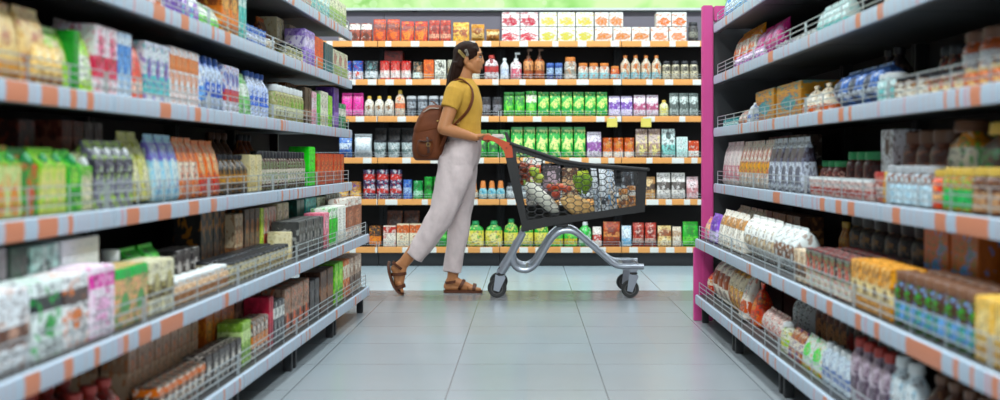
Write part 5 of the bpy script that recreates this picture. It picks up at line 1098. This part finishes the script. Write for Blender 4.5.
# hair
b = MB()
b.blob(h(-.018, 0, .028), (.094, .081, .084), nu=24, nv=16)
for s in (-1, 1):
    b.cap(h(.035, s*.052, .05), h(-.03, s*.068, .022), .02, .022); b.cap(h(-.04, s*.066, .022), h(-.065, s*.06, -.05), .02, .03)
    b.cap(h(.036, s*.028, .083), h(.036, s*.054, .052), .018, .014)
HR = [(460.5, 52, .04, .072), (459.3, 60, .046, .075), (457.3, 68, .05, .08), (455, 76, .05, .084), (452, 83, .038, .087), (449.3, 90, .024, .086), (447.2, 96, .014, .075), (446, 101, .006, .05)]
b.loft([oval(P(x, y), rx, ry) for x, y, rx, ry in HR])
b.blob(h(-.055, 0, -.015), (.048, .07, .075)); b.blob(h(-.072, 0, -.06), (.046, .074, .08))
for k in range(7):                                                # loose locks down the back
    d = -.075 + k * .025; b.tube([P(455, 62, 8.12 + d), P(451.5, 79, 8.12 + d * 1.1), P(446.6, 93, 8.12 + d * 1.05), P(445.6 + k % 2, 100 + (k * 37 % 5) * .8, 8.12 + d)], [.018, .017, .012, .004], 8)
fused(b, .005, 4, 'hair', HAIR, woman)
for (x0, z0, x1, z1, cl, yy) in ((-.066, .04, -.028, -.002, BRASS, -.0865), (-.022, .045, -.01, .01, mat('pewter clip', '8A8178', .35, .7), -.0835)):
    a, c = Vector((x0, yy, z0)), Vector((x1, yy - .003, z1)); d = (c - a).normalized(); n = Vector((-d.z, 0, d.x)) * .0065
    MB().tube([H + q for q in (a + n, c + n, c + d*.004, c - n, a - n, a - d*.004, a + n)], .0024, 6).tube([H + a, H + c], .002, 6).obj('hair_clip', cl, woman)
# T-shirt
b = MB()
S = [(464.3, 79.3, .058, .066), (464, 81.5, .067, .088), (463.7, 84, .08, .13), (463.5, 88, .098, .168), (463.5, 96, .112, .18), (464.3, 104, .118, .17), (464.7, 110, .117, .16), (465.2, 117, .106, .148), (465.5, 125, .1, .142), (465.2, 132, .103, .146), (465, 138.3, .107, .15)]
b.loft([oval(P(x, y), rx, ry, 32) for x, y, rx, ry in S])
for pts in (((458, 88, 7.995), (455.5, 91.5, 7.967), (449, 108.5, 7.938)), ((463.5, 88, 8.245), (462, 91.5, 8.273), (457.5, 108, 8.305))):
    b.tube([P(*q) for q in pts], [.063, .065, .06], 18)
fused(b, .006, 5, 'shirt', SHIRT, woman, fold=(.007, 14, 9))
MB().tube([p for p in oval(P(464.6, 79.4), .059, .067, 28, math.radians(-14))] + [oval(P(464.6, 79.4), .059, .067, 28, math.radians(-14))[0]], .006, 8).obj('collar', SHIRT, woman)
# trousers
b = MB()
PV = [(465, 136.3, .105, .148), (464.3, 141, .112, .155), (462, 148, .125, .166), (459.3, 156, .134, .172), (458, 164, .134, .17), (457, 170, .118, .15)]
b.loft([oval(P(x, y), rx, ry, 32) for x, y, rx, ry in PV])
def leg(pts, n=24):
    R = []
    C0 = [P(x, y, d) for x, y, d, _, _ in pts]
    for i, (x, y, d, rx, ry) in enumerate(pts):
        t = (C0[min(i+1, len(pts)-1)] - C0[max(i-1, 0)]).normalized(); u = Vector((-t.z, 0, t.x)); u = u if u.x > 0 else -u
        R.append([C0[i] + u * (rx * math.cos(2*PI*j/n)) + Vector((0, ry * math.sin(2*PI*j/n), 0)) for j in range(n)])
    return R
b.loft(leg([(457, 158, 8.045, .118, .088), (454.5, 172, 8.035, .116, .09), (451, 186, 8.03, .107, .087), (447, 200, 8.03, .096, .082), (442, 213, 8.03, .086, .078), (435, 226, 8.03, .08, .074), (426.5, 239, 8.035, .073, .069), (418, 251, 8.04, .066, .063), (413.5, 257.2, 8.04, .064, .061)]))
b.loft(leg([(461, 158, 8.195, .112, .088), (461.5, 172, 8.2, .1, .088), (461.5, 190, 8.2, .09, .082), (461, 206, 8.2, .081, .077), (459.5, 222, 8.2, .074, .072), (457, 240, 8.2, .068, .067), (454, 258, 8.2, .061, .06), (452, 272.3, 8.2, .06, .058)]))
tr = fused(b, .0065, 4, 'trousers', DENIM, woman, fold=(.009, 17, 7))
wb = [oval(P(465, y), rx, .1535, 32) for y, rx in ((136.6, .11), (138.2, .1125), (140, .1135), (140.4, .112))]
MB().loft(wb, caps=False).obj('waistband', fabric('denim waistband', 'C2B0AD', .3, 20), tr)
for x, y, yy in ((459, 138.5, 7.969), (473, 138.6, 7.985), (481.5, 138.5, 8.05)): q = P(x, y, yy); MB().box(q, (.011, .011, .03), .003).obj('belt_loop', DENIM, tr)
q = P(476.5, 141.4, 7.992); MB().lathe([(.001, 0), (.006, .001), (.006, .004), (.001, .005)], 10, q, axis='y').obj('rivet', LEAD, tr)
# sandals
def sandal_sole(path, half, th, y0):
    """sole that follows PATH (pairs of photo points at heel .. toe) with the outline HALF across"""
    mb = MB(); rings = []
    C0 = [P(x, y, y0) for x, y in path]
    for i, c in enumerate(C0):
        t = (C0[min(i+1, len(C0)-1)] - C0[max(i-1, 0)]).normalized(); u = Vector((-t.z, 0, t.x)); hw = half[i]
        rings.append([c + Vector((0, -hw, 0)) - u*th*.5, c + Vector((0, hw, 0)) - u*th*.5, c + Vector((0, hw, 0)) + u*th*.5, c + Vector((0, -hw, 0)) + u*th*.5])
    return mb.loft(rings)
z0 = foot_z(.009)
sl = sandal_sole([(443.6, z0), (446, z0), (452, z0), (460, z0), (468, z0), (474, z0), (479, z0 + .1), (482.6, z0 + .1)], [.018, .03, .033, .03, .038, .043, .038, .018], .016, 8.2).obj('sandal', SAND, woman)
def strap(pts, r, name='strap', par=None, sq=(1, .35)): return MB().tube(pts, r, 8, sq=sq).obj(name, SAND, par)
def band(c, u, v, r0, w, par):
    """strap round the foot: an open band through points on an oval in the plane u, v; w its width direction"""
    n = 22; A = []; Bn = []
    for j in range(n):
        a = 2*PI*j/n; A.append(c + u*math.cos(a) + v*math.sin(a))
    mb = MB(); rings = [[p - w, p + w, p + w + (p - c).normalized()*r0, p - w + (p - c).normalized()*r0] for p in A]; rings.append(rings[0])
    return mb.loft(rings, caps=False).obj('strap', SAND, par)
band(P(474.3, foot_z(.03), 8.2), Vector((.004, 0, .027)), Vector((0, .044, 0)), .004, Vector((.011, 0, -.003)), sl)
band(P(461.5, foot_z(.052), 8.2), Vector((.018, 0, .032)), Vector((0, .037, 0)), .004, Vector((.009, 0, -.005)), sl)
band(P(451.5, foot_z(.072), 8.2), Vector((.04, 0, .006)), Vector((0, .039, 0)), .004, Vector((0, 0, .009)), sl)
sr = sandal_sole([(389.2, 261.5), (388.6, 265.5), (389.3, 272), (391.6, 280), (394.5, 286.5), (398, 291), (401.5, 293.2), (404, 293.8)], [.018, .03, .033, .03, .036, .04, .036, .018], .015, 8.04).obj('sandal', SAND, woman)
band(P(400.2, 286.5, 8.04), Vector((.03, 0, .008)), Vector((0, .044, 0)), .004, Vector((.003, 0, -.012)), sr)
band(P(398.8, 273.8, 8.04), Vector((.046, 0, .004)), Vector((0, .04, 0)), .004, Vector((.001, 0, -.01)), sr)
band(P(398.5, 266, 8.04), Vector((.036, 0, -.026)), Vector((0, .04, 0)), .004, Vector((.005, 0, .007)), sr)

# ------------------------------------------------------------------ her backpack
B0 = gx(430, 160, 8.12); bag = empty('backpack', B0); tag(bag, 'brown leather backpack worn on the woman\'s back', 'backpack')
def Q(px, py, y=8.12): return gx(px, py, y) - B0
def sq_ring(px, py, dpx, hw, e=.45, n=28, tilt=0): return oval(Q(px, py), dpx * .00655 / 2, hw, n, tilt, e)
b = MB().loft([sq_ring(427.5, 160.5, 22, .1), sq_ring(427.8, 158.5, 27, .125), sq_ring(428.5, 152, 31, .137), sq_ring(429, 140, 32.5, .138), sq_ring(430.3, 127, 30.5, .133), sq_ring(432, 117, 26, .124), sq_ring(434, 110, 20, .108), sq_ring(435.5, 106.5, 13, .085)])
fused(b, .008, 4, 'main_bag', LEA, bag)
b = MB().loft([sq_ring(429.6, 131.5, 31.2, .1375, tilt=.2), sq_ring(430, 126, 32, .138, tilt=.2), sq_ring(432, 116, 28, .129, tilt=.2), sq_ring(434.3, 109, 21.5, .112, tilt=.1), sq_ring(435.8, 105.4, 13, .085)])
fl = fused(b, .007, 4, 'flap', LEA, bag)
MB().tube([Q(415.2, 131, 8.01), Q(414.5, 133, 8.12), Q(415.2, 131, 8.23)], .004, 6).obj('piping', LEAD, fl)
# side pockets with strap and buckle
for s in (-1, 1):
    yy = 8.12 + s * .142
    pk = MB().blob(Q(425, 147, yy - s*.004), (.056, .03, .06), nu=20, nv=12).obj('side_pocket', LEA, bag)
    MB().tube([Q(418, 140.5, yy + s*.022), Q(425, 141.5, yy + s*.031), Q(432, 140, yy + s*.022)], .007, 8, sq=(1, .6)).obj('pocket_flap', LEAD, pk)
    MB().tube([Q(427.5, 137, yy + s*.016), Q(428, 143, yy + s*.031), Q(428.5, 149, yy + s*.03), Q(428.5, 153, yy + s*.02)], .0085, 8, sq=(1, .35)).obj('pocket_strap', LEAD, pk)
    q = Q(428.2, 144.5, yy + s*.034); MB().tube([q + Vector(d) for d in ((-.011,0,.01),(.011,0,.01),(.011,0,-.01),(-.011,0,-.01),(-.011,0,.01))], .0022, 6).obj('buckle', BRASS, pk)
    # shoulder strap
    y1 = 8.12 + s * .115
    pts = smooth([Q(441, 110, y1), Q(444.5, 97, y1 - s*.0), Q(449, 86, y1), Q(456.5, 79.6, y1 - s*.004), Q(464, 80.6, y1 + s*.004), Q(471.5, 88, y1 + s*.02), Q(472.5, 99, y1 + s*.05), Q(467.5, 111, y1 + s*.067), Q(458, 121.5, y1 + s*.06), Q(448, 132, y1 + s*.045), Q(441, 147, y1 + s*.02)], 5)
    st = MB().tube(pts, .017, 8, sq=(1, .3)).obj('shoulder_strap', LEA, bag)
    q = Q(457, 121.5, y1 + s*.063); MB().tube([q + Vector(d) for d in ((-.014,0,.012),(.014,0,.012),(.014,0,-.012),(-.014,0,-.012),(-.014,0,.012))], .0025, 6).obj('buckle', BRASS, st)
MB().tube(smooth([Q(438, 107, 8.09), Q(434, 102.5, 8.1), Q(431.5, 101.5, 8.12), Q(434, 102.5, 8.14), Q(438, 107, 8.15)], 5), .008, 8, sq=(1, .5)).obj('carry_loop', LEA, bag)
MB().tube([Q(423.5, 112, 8.0), Q(430, 108.2, 7.995), Q(439, 108.5, 8.0)], .004, 6).obj('drawstring', mat('cord grey', '9A8A7C', .6), bag)
MB().lathe([(.001, 0), (.006, .001), (.006, .004), (.001, .006)], 10, Q(437.5, 121, 7.985), axis='y').obj('stud', BRASS, bag)
